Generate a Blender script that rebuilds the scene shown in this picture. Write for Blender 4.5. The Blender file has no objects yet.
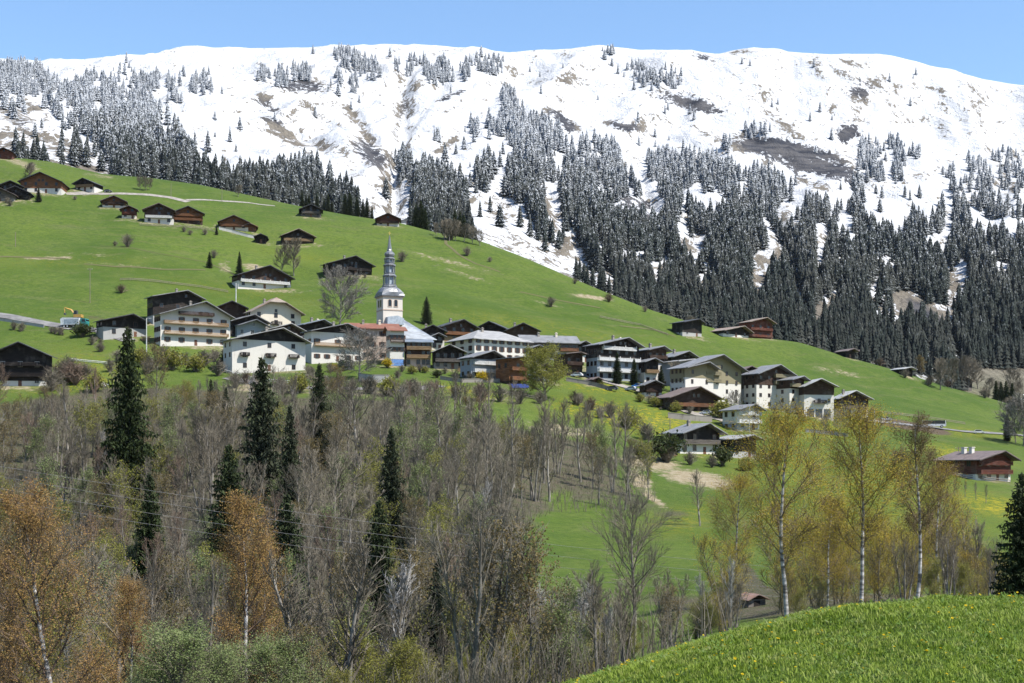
import bpy, math, random
import numpy as np
from mathutils import Vector, Matrix
C = bpy.context.scene.collection
F = 1422.2          # focal length in pixels of the 50 mm lens
HY = 480.0          # row of the eye-level line
UC = 512.0
R = math.radians
rng = np.random.default_rng(11)
rnd = random.Random(5)

# ------------------------------------------------------------------ helpers
def link(o, parent=None):
    C.objects.link(o)
    if parent is not None:
        o.parent = parent
    return o

def tag(o, label=None, cat=None, group=None, kind=None):
    if label: o['label'] = label
    if cat: o['category'] = cat
    if group: o['group'] = group
    if kind: o['kind'] = kind
    return o

def empty(name, loc, rz=0.0, s=1.0):
    o = bpy.data.objects.new(name, None)
    o.location = loc; o.rotation_euler = (0, 0, rz); o.scale = (s, s, s)
    o.empty_display_size = 0.5
    return link(o)

class MB:
    """collects shapes and links them as one mesh object"""
    def __init__(self):
        self.v = []; self.f = []
    def add(self, vs, fs):
        n = len(self.v)
        self.v.extend([tuple(p) for p in vs])
        self.f.extend([tuple(i + n for i in f) for f in fs])
        return self
    def box(self, x0, x1, y0, y1, z0, z1):
        return self.add([(x0,y0,z0),(x1,y0,z0),(x1,y1,z0),(x0,y1,z0),(x0,y0,z1),(x1,y0,z1),(x1,y1,z1),(x0,y1,z1)],
                        [(0,3,2,1),(4,5,6,7),(0,1,5,4),(1,2,6,5),(2,3,7,6),(3,0,4,7)])
    def prism(self, poly, y0, y1):
        """poly: (x,z) outline seen from -y, counter-clockwise; extruded along y"""
        n = len(poly)
        vs = [(x, y0, z) for x, z in poly] + [(x, y1, z) for x, z in poly]
        fs = [tuple(range(n)), tuple(range(2*n-1, n-1, -1))]
        for i in range(n):
            j = (i+1) % n
            fs.append((i, i+n, j+n, j))
        return self.add(vs, fs)
    def tube(self, pts, rads, n=5, cap=True):
        base = len(self.v)
        m = len(pts)
        for i, p in enumerate(pts):
            p = Vector(p)
            a = Vector(pts[max(i-1, 0)]); b = Vector(pts[min(i+1, m-1)])
            d = (b - a)
            d = d.normalized() if d.length > 1e-9 else Vector((0,0,1))
            e = d.cross(Vector((0.31,0.95,0.05)))
            if e.length < 1e-3: e = d.cross(Vector((1,0,0)))
            e.normalize(); g = d.cross(e)
            for k in range(n):
                t = 2*math.pi*k/n
                q = p + (e*math.cos(t) + g*math.sin(t))*rads[i]
                self.v.append((q.x, q.y, q.z))
        for i in range(m-1):
            for k in range(n):
                k2 = (k+1) % n
                self.f.append((base+i*n+k, base+i*n+k2, base+(i+1)*n+k2, base+(i+1)*n+k))
        if cap and n > 2:
            self.f.append(tuple(base+k for k in range(n))[::-1])
            self.f.append(tuple(base+(m-1)*n+k for k in range(n)))
        return self
    def lathe(self, prof, n=8, rot=0.0, cx=0, cy=0):
        base = len(self.v); m = len(prof)
        for r, z in prof:
            for k in range(n):
                t = rot + 2*math.pi*k/n
                self.v.append((cx + r*math.cos(t), cy + r*math.sin(t), z))
        for i in range(m-1):
            for k in range(n):
                k2 = (k+1) % n
                self.f.append((base+i*n+k, base+i*n+k2, base+(i+1)*n+k2, base+(i+1)*n+k))
        self.f.append(tuple(base+k for k in range(n))[::-1])
        self.f.append(tuple(base+(m-1)*n+k for k in range(n)))
        return self
    def mesh(self, name, mat, smooth=False):
        me = bpy.data.meshes.new(name)
        me.from_pydata(self.v, [], self.f)
        me.validate()
        if mat: me.materials.append(mat)
        if smooth: me.polygons.foreach_set('use_smooth', [True]*len(me.polygons))
        me.update()
        return me
    def build(self, name, mat, parent=None, smooth=False):
        return link(bpy.data.objects.new(name, self.mesh(name, mat, smooth)), parent)

def mesh_np(name, V, Fc, mat, smooth=False):
    """fast mesh from numpy arrays, faces all of one size"""
    me = bpy.data.meshes.new(name)
    V = np.asarray(V, dtype=np.float32); Fc = np.asarray(Fc, dtype=np.int32)
    k = Fc.shape[1]
    me.vertices.add(len(V)); me.vertices.foreach_set('co', V.ravel())
    me.loops.add(Fc.size); me.loops.foreach_set('vertex_index', Fc.ravel())
    me.polygons.add(len(Fc)); me.polygons.foreach_set('loop_start', np.arange(0, Fc.size, k, dtype=np.int32))
    me.polygons.foreach_set('loop_total', np.full(len(Fc), k, dtype=np.int32))
    if smooth: me.polygons.foreach_set('use_smooth', np.ones(len(Fc), dtype=bool))
    if mat: me.materials.append(mat)
    me.update(calc_edges=True)
    return me

# ------------------------------------------------------------------ noise
def _h(xi, yi, seed):
    n = (xi.astype(np.int64)*374761393 + yi.astype(np.int64)*668265263 + seed*974634777) & 0xffffffff
    n = ((n ^ (n >> 13))*1274126177) & 0xffffffff
    return ((n ^ (n >> 16)) & 0xffffff)/float(0xffffff)
def vnoise(x, y, seed=0):
    xi = np.floor(x); yi = np.floor(y); fx = x-xi; fy = y-yi
    fx = fx*fx*(3-2*fx); fy = fy*fy*(3-2*fy)
    a = _h(xi,yi,seed); b = _h(xi+1,yi,seed); c = _h(xi,yi+1,seed); d = _h(xi+1,yi+1,seed)
    return (a*(1-fx)+b*fx)*(1-fy)+(c*(1-fx)+d*fx)*fy
def fbm(x, y, oct=4, seed=0):
    x = np.asarray(x, float); y = np.asarray(y, float)
    s = 0; a = 0.5; t = 0
    for i in range(oct):
        s = s + a*vnoise(x, y, seed+i*17); t += a
        x = x*2.03+13.7; y = y*2.03-7.1; a *= 0.5
    return s/t*2-1
def sstep(a, b, x):
    t = np.clip((x-a)/(b-a), 0, 1); return t*t*(3-2*t)
def in_poly(px, py, poly):
    px = np.asarray(px, float); py = np.asarray(py, float)
    ins = np.zeros(px.shape, bool); n = len(poly)
    for i in range(n):
        x0, y0 = poly[i]; x1, y1 = poly[(i+1) % n]
        if y0 == y1: continue
        c = ((y0 > py) != (y1 > py)) & (px < (x1-x0)*(py-y0)/(y1-y0)+x0)
        ins ^= c
    return ins

# ------------------------------------------------------------------ terrain
def pchip(xk, yk, x):
    xk = np.asarray(xk, float); yk = np.asarray(yk, float)
    h = np.diff(xk); d = np.diff(yk)/h
    m = np.zeros(len(xk)); m[0] = d[0]; m[-1] = d[-1]
    for i in range(1, len(xk)-1):
        if d[i-1]*d[i] > 0:
            w1 = 2*h[i]+h[i-1]; w2 = h[i]+2*h[i-1]
            m[i] = (w1+w2)/(w1/d[i-1]+w2/d[i])
    x = np.clip(x, xk[0], xk[-1])
    i = np.clip(np.searchsorted(xk, x)-1, 0, len(xk)-2)
    t = (x-xk[i])/h[i]; t2 = t*t; t3 = t2*t
    return (2*t3-3*t2+1)*yk[i]+(t3-2*t2+t)*h[i]*m[i]+(-2*t3+3*t2)*yk[i+1]+(t3-t2)*h[i]*m[i+1]

RIDGE = [(-400,75),(-100,64),(0,60),(60,62),(130,58),(180,52),(255,48),(330,46),(390,47),(440,46),(480,51),(512,55),(540,52),(575,49),(600,46),(640,49),
         (690,51),(718,55),(740,50),(755,48),(780,51),(800,55),(850,56),(893,57),(930,67),(980,78),(1024,86),(1100,100),(1400,150)]
CREST = [(-400,120),(-100,146),(0,157),(50,162),(100,174),(150,178),(200,185),(255,197),(300,207),(350,216),(400,223),(440,233),(480,241),(520,256),(560,273),
         (600,290),(650,310),(690,322),(740,335),(800,343),(850,358),(900,372),(950,389),(1000,403),(1024,410),(1200,440),(1400,455)]
def ip(tab, u): return np.interp(u, [p[0] for p in tab], [p[1] for p in tab])
def smooth_ip(tab, u, w=10):
    return sum(ip(tab, u+o) for o in np.linspace(-w, w, 7))/7
# columns: u -> rows at depths 4, 35, 80, 170, 300, 430, 520, 650
COLS = {
 -400:[1090, 850, 780, 660, 535, 395, 320, 225],
    0:[1087, 815, 762, 655, 532, 395, 330, 240],
  130:[1087, 800, 760, 648, 522, 398, 334, 250],
  260:[1085, 775, 755, 640, 505, 395, 350, 272],
  390:[1085, 740, 745, 622, 485, 396, 354, 283],
  520:[1085, 697, 722, 612, 492, 408, 362, 305],
  560:[1085, 690, 708, 608, 500, 416, 368, 315],
  650:[1084, 661, 668, 600, 507, 432, 381, 338],
  740:[1084, 633, 634, 588, 510, 446, 396, 358],
  850:[1083, 609, 616, 572, 505, 450, 415, 384],
  910:[1083, 606, 611, 568, 503, 455, 426, 396],
 1024:[1083, 605, 610, 570, 515, 472, 443, 422],
 1400:[1083, 590, 610, 580, 540, 500, 470, 452]}
CU = sorted(COLS)
YK = [4, 35, 80, 170, 300, 430, 520, 650]
MID = {1500:[(-400,115),(0,125),(130,140),(260,152),(390,165),(520,190),(650,225),(780,243),(910,265),(1024,282),(1400,330)],
       1900:[(-400,85),(0,90),(130,96),(260,99),(390,104),(520,112),(650,130),(780,150),(910,166),(1024,176),(1400,220)]}
def profile(u):
    kn = [np.interp(u, CU, [COLS[c][i] for c in CU]) for i in range(8)]
    cr = float(smooth_ip(CREST, u, 6)); Yc = float(np.interp(u, [0,260,650,1024], [850,840,720,705]))
    rd = float(smooth_ip(RIDGE, u, 5))
    y4 = float(ip(MID[1500], u)); y5 = float(ip(MID[1900], u))
    foot = cr+np.interp(u, [600,850,960,1024], [1,-3,-14,-16])
    Y = YK+[Yc, Yc+140, 1150, 1500, 1900, 2300, 2550, 4200]
    y = kn+[cr, cr+11, foot, y4, y5, rd, rd+16, rd+90]
    return Y, y

us = np.concatenate([np.arange(-700,-100,25), np.arange(-100,1124,3.5), np.arange(1124,1750,25)])
Ys = np.concatenate([np.arange(4,40,0.7), np.arange(40,120,2.5), np.arange(120,400,4.5), np.arange(400,900,2.6), np.arange(900,1150,9),
                     np.arange(1150,2330,5.5), np.arange(2330,2600,30), np.arange(2600,4300,160)])
NU, NY = len(us), len(Ys)
TY = np.zeros((NY, NU))
for i, u in enumerate(us):
    Yk, yk = profile(u)
    TY[:, i] = pchip(Yk, yk, Ys)
UU, YY = np.meshgrid(us, Ys)
XX = (UU-UC)/F*YY
ZZ = (HY-TY)/F*YY
# relief in metres
amp = np.interp(YY, [0,30,80,200,430,560,820,1100,1300,1700,2150,2290,2400,3000], [0.05,0.10,0.5,1.6,1.0,1.3,1.2,4,10,16,10,3,5,20])
ZZ += amp*fbm(XX/np.interp(YY,[0,40,400,1100],[6,25,60,170]), YY/np.interp(YY,[0,40,400,1100],[6,25,70,260]), 5, 3)
det = np.interp(YY, [0,1000,1200,1500,2150,2300], [0,0,6,12,13,1.2])
wx = 40*fbm(XX/300, YY/300, 3, 91); wy = 60*fbm(XX/260, YY/260, 3, 92)
ZZ += det*(1-2.4*np.abs(fbm((XX+wx-0.25*YY)/95, (YY+wy)/420, 3, 31)))
ZZ += 0.45*det*(1-2.4*np.abs(fbm((XX-wx+0.35*YY)/48, (YY+wy)/170, 3, 37)))
ZZ += np.interp(YY, [0,8,20,38,60], [0,0.06,0.2,0.24,0])*fbm(XX/2.2, YY/2.2, 4, 63)
# terraces and old field banks across the green slope
ban = np.interp(YY, [0,430,540,600,800,860], [0,0,0,1,1,0])
ZZ += 1.5*ban*np.sin((YY+0.35*XX+14*fbm(XX/60,YY/60,3,77))/9.0)*np.clip(fbm(XX/90,YY/40,3,55)*2,0,1)
# gullies on the snow face (image-row guides turned into real grooves)
def seg_d(px, py, pts):
    d = np.full(px.shape, 1e9)
    for (x0,y0),(x1,y1) in zip(pts[:-1], pts[1:]):
        dx, dy = x1-x0, y1-y0; t = np.clip(((px-x0)*dx+(py-y0)*dy)/(dx*dx+dy*dy), 0, 1)
        d = np.minimum(d, np.hypot(px-x0-t*dx, py-y0-t*dy))
    return d
PYG = HY-ZZ*F/YY
mt = (YY > 1150)
GUL = [([(405,70),(402,120),(392,160),(395,205)],7,22),([(345,95),(362,125),(385,165)],5,12),([(440,85),(412,120),(395,160)],5,12),([(640,165),(645,190),(660,225)],5,14),
       ([(262,95),(285,125),(330,150)],6,10),([(550,190),(562,225),(590,270)],6,12),([(775,210),(790,260),(800,300)],6,12),([(870,100),(850,140),(860,180)],6,10),([(940,90),(960,130)],5,7),
       ([(15,95),(60,135),(110,165)],6,10)]
for pts, w, dp in GUL:
    d = seg_d(UU, PYG, pts)
    ZZ -= np.where(mt, 0.6*dp*np.exp(-(d/(w*1.2))**2)*(0.6+0.8*vnoise(UU/12, PYG/9, 71)), 0)
PYG = HY-ZZ*F/YY

def zat(x, y):
    """terrain height at world x, y"""
    u = UC+F*x/y
    i = int(np.clip(np.searchsorted(us, u)-1, 0, NU-2)); j = int(np.clip(np.searchsorted(Ys, y)-1, 0, NY-2))
    a = min(max((u-us[i])/(us[i+1]-us[i]),0),1); b = min(max((y-Ys[j])/(Ys[j+1]-Ys[j]),0),1)
    return float((ZZ[j,i]*(1-a)+ZZ[j,i+1]*a)*(1-b)+(ZZ[j+1,i]*(1-a)+ZZ[j+1,i+1]*a)*b)
def hit(px, py, ymin=380, ymax=2400):
    """first point of the terrain seen at image position px, py beyond depth ymin"""
    i = int(np.clip(np.searchsorted(us, px)-1, 0, NU-2)); a = (px-us[i])/(us[i+1]-us[i])
    col = PYG[:,i]*(1-a)+PYG[:,i+1]*a
    j0 = int(np.searchsorted(Ys, ymin)); j1 = int(np.searchsorted(Ys, ymax))
    for j in range(j0, min(j1, NY-1)):
        if col[j+1] <= py:
            t = 0 if col[j] <= py else (col[j]-py)/(col[j]-col[j+1])
            y = Ys[j]+t*(Ys[j+1]-Ys[j]); break
    else:
        y = Ys[j0+int(np.argmin(col[j0:j1]))]
    x = (px-UC)/F*y
    return Vector((x, y, zat(x, y)))
def at(px, y):
    x = (px-UC)/F*y
    return Vector((x, y, zat(x, y)))

# ------------------------------------------------------------------ materials
class NT:
    def __init__(self, name, rough=0.8, spec=0.3):
        self.m = bpy.data.materials.new(name); self.m.use_nodes = True
        self.t = self.m.node_tree; self.t.nodes.clear()
        self.o = self.n('ShaderNodeOutputMaterial'); self.b = self.n('ShaderNodeBsdfPrincipled')
        self.b.inputs['Roughness'].default_value = rough; self.b.inputs['Specular IOR Level'].default_value = spec
        self.l(self.b.outputs[0], self.o.inputs['Surface'])
        self._pos = None
    def n(self, t, **k):
        x = self.t.nodes.new(t)
        for a, v in k.items(): setattr(x, a, v)
        return x
    def l(self, a, b): self.t.links.new(a, b)
    def pos(self):
        if self._pos is None: self._pos = self.n('ShaderNodeNewGeometry')
        return self._pos.outputs['Position']
    def nrm(self):
        self.pos(); return self._pos.outputs['Normal']
    def objco(self):
        return self.n('ShaderNodeTexCoord').outputs['Object']
    def scale(self, v, s):
        m = self.n('ShaderNodeMapping'); m.inputs['Scale'].default_value = s; self.l(v, m.inputs['Vector']); return m.outputs[0]
    def noise(self, v, scale, detail=3, rough=0.55, dist=0.0):
        x = self.n('ShaderNodeTexNoise'); x.inputs['Scale'].default_value = scale; x.inputs['Detail'].default_value = detail
        x.inputs['Roughness'].default_value = rough; x.inputs['Distortion'].default_value = dist
        self.l(v, x.inputs['Vector']); return x.outputs['Fac']
    def rng(self, v, a, b, c=0.0, d=1.0, smooth=True):
        x = self.n('ShaderNodeMapRange', clamp=True); x.interpolation_type = 'SMOOTHSTEP' if smooth else 'LINEAR'
        for k, q in zip((1,2,3,4), (a,b,c,d)): x.inputs[k].default_value = q
        self.l(v, x.inputs[0]); return x.outputs[0]
    def math(self, op, a, b=None):
        x = self.n('ShaderNodeMath', operation=op)
        for i, q in enumerate((a, b)):
            if q is None: continue
            if isinstance(q, (int, float)): x.inputs[i].default_value = q
            else: self.l(q, x.inputs[i])
        return x.outputs[0]
    def mix(self, f, a, b):
        x = self.n('ShaderNodeMix', data_type='RGBA')
        for i, q in ((0,f),(6,a),(7,b)):
            if isinstance(q, (int, float)): x.inputs[i].default_value = q
            elif isinstance(q, tuple): x.inputs[i].default_value = q+(1,) if len(q) == 3 else q
            else: self.l(q, x.inputs[i])
        return x.outputs[2]
    def attr(self, name):
        x = self.n('ShaderNodeAttribute', attribute_name=name); return x.outputs['Fac']
    def rand(self):
        return self.n('ShaderNodeObjectInfo').outputs['Random']
    def sep(self, v):
        x = self.n('ShaderNodeSeparateXYZ'); self.l(v, x.inputs[0]); return x.outputs
    def col(self, c): 
        if isinstance(c, tuple): self.b.inputs['Base Color'].default_value = c+(1,)
        else: self.l(c, self.b.inputs['Base Color'])
        return self
    def bump(self, h, s=0.5, d=0.1):
        x = self.n('ShaderNodeBump'); x.inputs['Strength'].default_value = s; x.inputs['Distance'].default_value = d
        self.l(h, x.inputs['Height']); self.l(x.outputs[0], self.b.inputs['Normal']); return self

M = {}
def plaster(name, c, dirt=0.25):
    t = NT(name, 0.85, 0.2); p = t.objco()
    n1 = t.noise(p, 0.35, 4); n2 = t.noise(t.scale(p, (2.2,2.2,0.25)), 1.0, 4)
    f = t.math('MULTIPLY', t.rng(n1, 0.42, 0.75), t.rng(n2, 0.4, 0.75))
    d = tuple(x*k for x, k in zip(c, (0.55,0.53,0.5)))
    t.col(t.mix(t.math('MULTIPLY', f, dirt*2), c, d)).bump(t.noise(p, 6, 3), 0.2, 0.02); M[name] = t.m
def timber(name, c, var=0.5):
    t = NT(name, 0.8, 0.2); p = t.objco()
    n1 = t.noise(t.scale(p, (0.35,0.35,4.0)), 1.3, 3); n2 = t.noise(p, 0.3, 3)
    d = tuple(x*(1-var) for x in c); e = tuple(min(1, x*(1+var*0.9)) for x in c)
    a = t.mix(t.rng(n1, 0.3, 0.7), d, e)
    t.col(t.mix(t.rng(n2, 0.5, 0.8, 0, 0.5), a, (0.16,0.14,0.12)))
    w = t.n('ShaderNodeTexWave', wave_type='BANDS', bands_direction='Z'); w.inputs['Scale'].default_value = 1.5
    t.l(p, w.inputs['Vector']); t.bump(w.outputs['Fac'], 0.4, 0.03); M[name] = t.m
def roofing(name, c, rough=0.5, rust=0.0, rc=(0.22,0.09,0.045)):
    t = NT(name, rough, 0.4); p = t.objco()
    n1 = t.noise(t.scale(p, (0.4,2.5,0.4)), 1.0, 4); n2 = t.noise(p, 0.25, 4)
    d = tuple(x*0.62 for x in c); e = tuple(min(1, x*1.25) for x in c)
    a = t.mix(t.rng(n1, 0.3, 0.7), d, e)
    if rust: a = t.mix(t.rng(n2, 0.62-rust*0.3, 0.75, 0, 0.85), a, rc)
    t.col(a)
    w = t.n('ShaderNodeTexWave', wave_type='BANDS', bands_direction='Y'); w.inputs['Scale'].default_value = 0.9
    t.l(p, w.inputs['Vector']); t.bump(w.outputs['Fac'], 0.5, 0.05); M[name] = t.m
def plain(name, c, rough=0.6, spec=0.3, metal=0.0):
    t = NT(name, rough, spec); p = t.objco()
    n = t.noise(p, 1.4, 4)
    t.col(t.mix(t.rng(n, 0.3, 0.7), tuple(x*0.8 for x in c), tuple(min(1, x*1.12) for x in c)))
    t.b.inputs['Metallic'].default_value = metal; M[name] = t.m
plaster('white', (0.50,0.475,0.43), 0.25); plaster('cream', (0.52,0.47,0.385), 0.25); plaster('grey', (0.30,0.295,0.28), 0.4)
plaster('pink', (0.40,0.31,0.25), 0.4); plaster('stone', (0.22,0.20,0.175), 0.6); plaster('olive', (0.20,0.175,0.11), 0.25); plaster('bluegrey', (0.24,0.265,0.29), 0.2)
plaster('church', (0.50,0.455,0.40), 0.2)
timber('dark', (0.017,0.013,0.011)); timber('brown', (0.045,0.026,0.018)); timber('orange', (0.15,0.066,0.030)); timber('red', (0.10,0.034,0.022)); timber('tan', (0.23,0.15,0.08), 0.3)
timber('greywood', (0.11,0.095,0.082))
roofing('slate', (0.165,0.166,0.168)); roofing('palegrey', (0.255,0.25,0.24)); roofing('dkroof', (0.053,0.053,0.056)); roofing('tanroof', (0.205,0.167,0.136), 0.7, 0.3)
roofing('redroof', (0.165,0.066,0.042), 0.8, 0.4, (0.2,0.12,0.09)); roofing('blueroof', (0.16,0.182,0.208), 0.35); roofing('rustroof', (0.186,0.136,0.118), 0.7, 1.0); roofing('brownroof', (0.124,0.096,0.087), 0.7)
roofing('zinc', (0.13,0.137,0.15), 0.35); roofing('lightroof', (0.34,0.335,0.325), 0.4)
plain('frame', (0.413,0.39,0.352)); plain('shutter', (0.083,0.045,0.03)); plain('whitewood', (0.54,0.532,0.51)); plain('bluepaint', (0.10,0.20,0.42)); plain('door', (0.12,0.053,0.03))
plain('metalpole', (0.465,0.465,0.45), 0.4); plain('woodpole', (0.18,0.15,0.12), 0.9); plain('wire', (0.2,0.2,0.2), 0.4); plain('tyre', (0.02,0.02,0.02), 0.9); plain('carwhite', (0.6,0.6,0.6), 0.25, 0.5)
plain('carblue', (0.05,0.22,0.55), 0.25, 0.5); plain('teal', (0.02,0.17,0.16), 0.35, 0.5); plain('cardark', (0.05,0.055,0.06), 0.3, 0.5); plain('carsilver', (0.5,0.51,0.53), 0.3, 0.5)
plain('digger', (0.40,0.235,0.06), 0.45); plain('rim', (0.5,0.5,0.5), 0.4); plain('greypanel', (0.28,0.32,0.36), 0.5); plain('clockgold', (0.5,0.36,0.1), 0.4)
t = NT('glass', 0.12, 0.35); t.col((0.014,0.017,0.021)); M['glass'] = t.m
t = NT('solar', 0.15, 0.6); t.col((0.02,0.035,0.13)); M['solar'] = t.m

# --- the ground
t = NT('ground', 0.95, 0.1); p = t.pos()
nl = t.noise(p, 0.012, 4); nm = t.noise(p, 0.07, 4); nf = t.noise(p, 0.55, 4, 0.7); nff = t.noise(p, 2.6, 3, 0.7)
nst = t.noise(t.scale(p, (0.3,1.0,1.0)), 0.10, 4, 0.6, 0.6)
g = t.mix(t.rng(nl, 0.35, 0.68), (0.045,0.077,0.011), (0.084,0.116,0.019))
g = t.mix(t.rng(nm, 0.42, 0.72, 0, 0.65), g, (0.086,0.110,0.026))
g = t.mix(t.rng(nst, 0.56, 0.74, 0, 0.5), g, (0.098,0.104,0.042))
g = t.mix(t.rng(nf, 0.35, 0.66, 0.0, 0.6), g, (0.032,0.060,0.010))
g = t.mix(t.rng(nff, 0.5, 0.75, 0.0, 0.4), g, (0.078,0.108,0.024))
zz_ = t.sep(p)[2]
tw_ = t.math('ADD', t.math('MULTIPLY', zz_, 1.1), t.math('MULTIPLY', nm, 9.0))
tl_ = t.rng(t.math('SINE', tw_), 0.78, 1.0)
tm_ = t.math('MULTIPLY', tl_, t.rng(t.noise(p, 0.02, 3), 0.45, 0.62, 0.0, 0.40))
g = t.mix(tm_, g, (0.088,0.092,0.036))
nq = t.noise(p, 0.22, 4, 0.75)
g = t.mix(t.rng(nq, 0.52, 0.70, 0.0, 0.68), g, (0.036,0.062,0.014))
g = t.mix(t.rng(nq, 0.46, 0.30, 0.0, 0.45), g, (0.088,0.108,0.028))
yel = t.math('MULTIPLY', t.attr('yellow'), t.math('ADD', t.rng(nf, 0.47, 0.62), t.rng(nff, 0.54, 0.66)))
g = t.mix(t.math('MINIMUM', yel, 1.0), g, (0.26,0.215,0.012))
dry = t.rng(t.math('ADD', t.math('ADD', t.attr('dry'), t.math('MULTIPLY', nq, 1.1)), t.math('MULTIPLY', nf, 0.7)), 1.22, 1.62)
dcol = t.mix(t.rng(nf, 0.3, 0.7), (0.17,0.135,0.078), (0.25,0.215,0.15))
g = t.mix(dry, g, dcol)
soil = t.rng(t.math('ADD', t.attr('soil'), t.math('MULTIPLY', nf, 0.5)), 0.7, 0.95)
g = t.mix(soil, g, t.mix(nff, (0.055,0.041,0.028), (0.095,0.072,0.05)))
wood = t.rng(t.math('ADD', t.attr('wood'), t.math('MULTIPLY', nm, 0.7)), 0.7, 1.0)
wcol = t.mix(t.rng(nf, 0.35, 0.65), (0.070,0.058,0.040), (0.038,0.048,0.016))
wcol = t.mix(t.rng(nff, 0.45, 0.7), wcol, (0.10,0.085,0.066))
g = t.mix(wood, g, wcol)
t.col(g); t.bump(t.math('ADD', t.math('MULTIPLY', nf, 1.0), t.math('MULTIPLY', nff, 0.35)), 0.7, 0.7); M['ground'] = t.m

# --- the mountain
t = NT('mountain', 0.8, 0.15); p = t.pos()
sp = t.scale(p, (1.0,0.42,0.42))
n1 = t.noise(p, 0.012, 5, 0.6); n2 = t.noise(t.scale(p,(1.0,0.5,0.8)), 0.055, 6, 0.72, 0.7); n3 = t.noise(t.scale(p, (1.0,0.35,0.7)), 0.2, 4, 0.75, 0.5)
band = t.noise(t.scale(p, (0.22,0.22,1.0)), 0.11, 5, 0.6, 0.8)
z = t.sep(p)[2]
low = t.rng(z, 90, 330, 0.50, 0.0)       # thinner snow low on the mountain
ex = t.math('ADD', t.math('ADD', t.math('MULTIPLY', t.attr('rock'), 1.05), low), t.math('ADD', t.math('MULTIPLY', t.rng(n2,0.3,0.7), 0.75), t.math('MULTIPLY', t.rng(n3,0.25,0.75), 0.70)))
ex = t.math('ADD', ex, t.math('MULTIPLY', t.math('SUBTRACT', n1, 0.5), 0.5))
nz = t.sep(t.nrm())[2]
ex = t.math('ADD', ex, t.rng(nz, 0.84, 0.60, 0.0, 0.32))
bare = t.rng(ex, 1.08, 1.19)
rockshadec = t.mix(t.rng(band, 0.35, 0.65), (0.022,0.024,0.031), (0.075,0.072,0.073))  # rock tones, darkened and blued to paint in the cliff band's shadow
grassc = t.mix(t.rng(n3, 0.3, 0.7), (0.075,0.066,0.055), (0.165,0.145,0.115))
bc = t.mix(t.rng(t.math('ADD', t.math('MULTIPLY', t.attr('cliff'), 1.0), t.math('MULTIPLY', t.math('SUBTRACT', n2, 0.5), 0.8)), 0.3, 0.6), grassc, rockshadec)
gl = t.rng(z, 30, 120, 0.75, 0.0)
bc = t.mix(gl, bc, (0.10,0.105,0.045))
snow = t.mix(t.rng(n2, 0.35, 0.7), (0.43,0.44,0.455), (0.50,0.505,0.51))
t.col(t.mix(bare, snow, bc)); t.bump(t.math('ADD', t.math('MULTIPLY', n2, 6.0), t.math('MULTIPLY', n3, 1.2)), 0.6, 3.0); M['mountain'] = t.m

def conifer(name, base, snow):
    t = NT(name, 0.9, 0.1); p = t.pos()
    n = t.noise(p, 0.22, 3, 0.7); nf = t.noise(p, 0.75, 3, 0.75)
    c = t.mix(t.rng(nf, 0.3, 0.7), tuple(x*0.65 for x in base), tuple(x*1.35 for x in base))
    c = t.mix(t.rng(t.noise(p, 0.015, 3), 0.4, 0.65, 0, 0.45), c, (0.052,0.052,0.045))
    if snow:
        s = t.sep(p); zz = t.rng(s[2], 60, 430, -0.25, 1.0, False); nz = t.sep(t.nrm())[2]
        e = t.math('ADD', t.math('MULTIPLY', nf, 1.0), t.math('MULTIPLY', nz, 0.22))
        e = t.math('ADD', e, t.math('MULTIPLY', zz, 0.28))
        e = t.math('ADD', e, t.math('MULTIPLY', t.math('SUBTRACT', n, 0.5), 0.35))
        c = t.mix(t.rng(e, 0.76, 0.98, 0.0, 0.62), c, (0.52,0.55,0.60))
    t.col(c); M[name] = t.m
conifer('snowspruce', (0.017,0.022,0.019), True); conifer('spruce', (0.027,0.038,0.014), False)
def barkm(name, a, b, sc=(3,3,0.6), fr=1.0):
    t = NT(name, 0.9, 0.15); p = t.objco()
    n = t.noise(t.scale(p, sc), fr, 3); r = t.rand()
    c = t.mix(t.rng(n, 0.35, 0.65), a, b)
    c = t.mix(t.math('MULTIPLY', r, 0.35), c, tuple(x*0.6 for x in a)); t.col(c); M[name] = t.m
barkm('bark', (0.095,0.085,0.07), (0.27,0.25,0.22)); barkm('twigs', (0.105,0.088,0.064), (0.20,0.178,0.138)); barkm('redtwigs', (0.105,0.072,0.052), (0.175,0.13,0.098))
barkm('whitetwigs', (0.20,0.19,0.175), (0.32,0.305,0.285))
barkm('birchbark', (0.09,0.08,0.07), (0.52,0.50,0.47), (0.6,0.6,2.2), 1.6); barkm('birchtwigs', (0.10,0.065,0.045), (0.20,0.15,0.11)); barkm('sprucebark', (0.05,0.036,0.03), (0.10,0.08,0.065))
def leafm(name, a, b, c):
    t = NT(name, 0.7, 0.2); p = t.pos(); n = t.noise(p, 0.5, 3); n2 = t.noise(p, 3.5, 2)
    k = t.mix(t.rng(n, 0.35, 0.65), a, b); k = t.mix(t.rng(n2, 0.45, 0.7), k, c); t.col(k)
    tr = t.n('ShaderNodeBsdfTranslucent'); t.l(k, tr.inputs['Color'])
    mx = t.n('ShaderNodeMixShader'); mx.inputs[0].default_value = 0.35
    t.l(t.b.outputs[0], mx.inputs[1]); t.l(tr.outputs[0], mx.inputs[2]); t.l(mx.outputs[0], t.o.inputs['Surface']); M[name] = t.m
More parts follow.
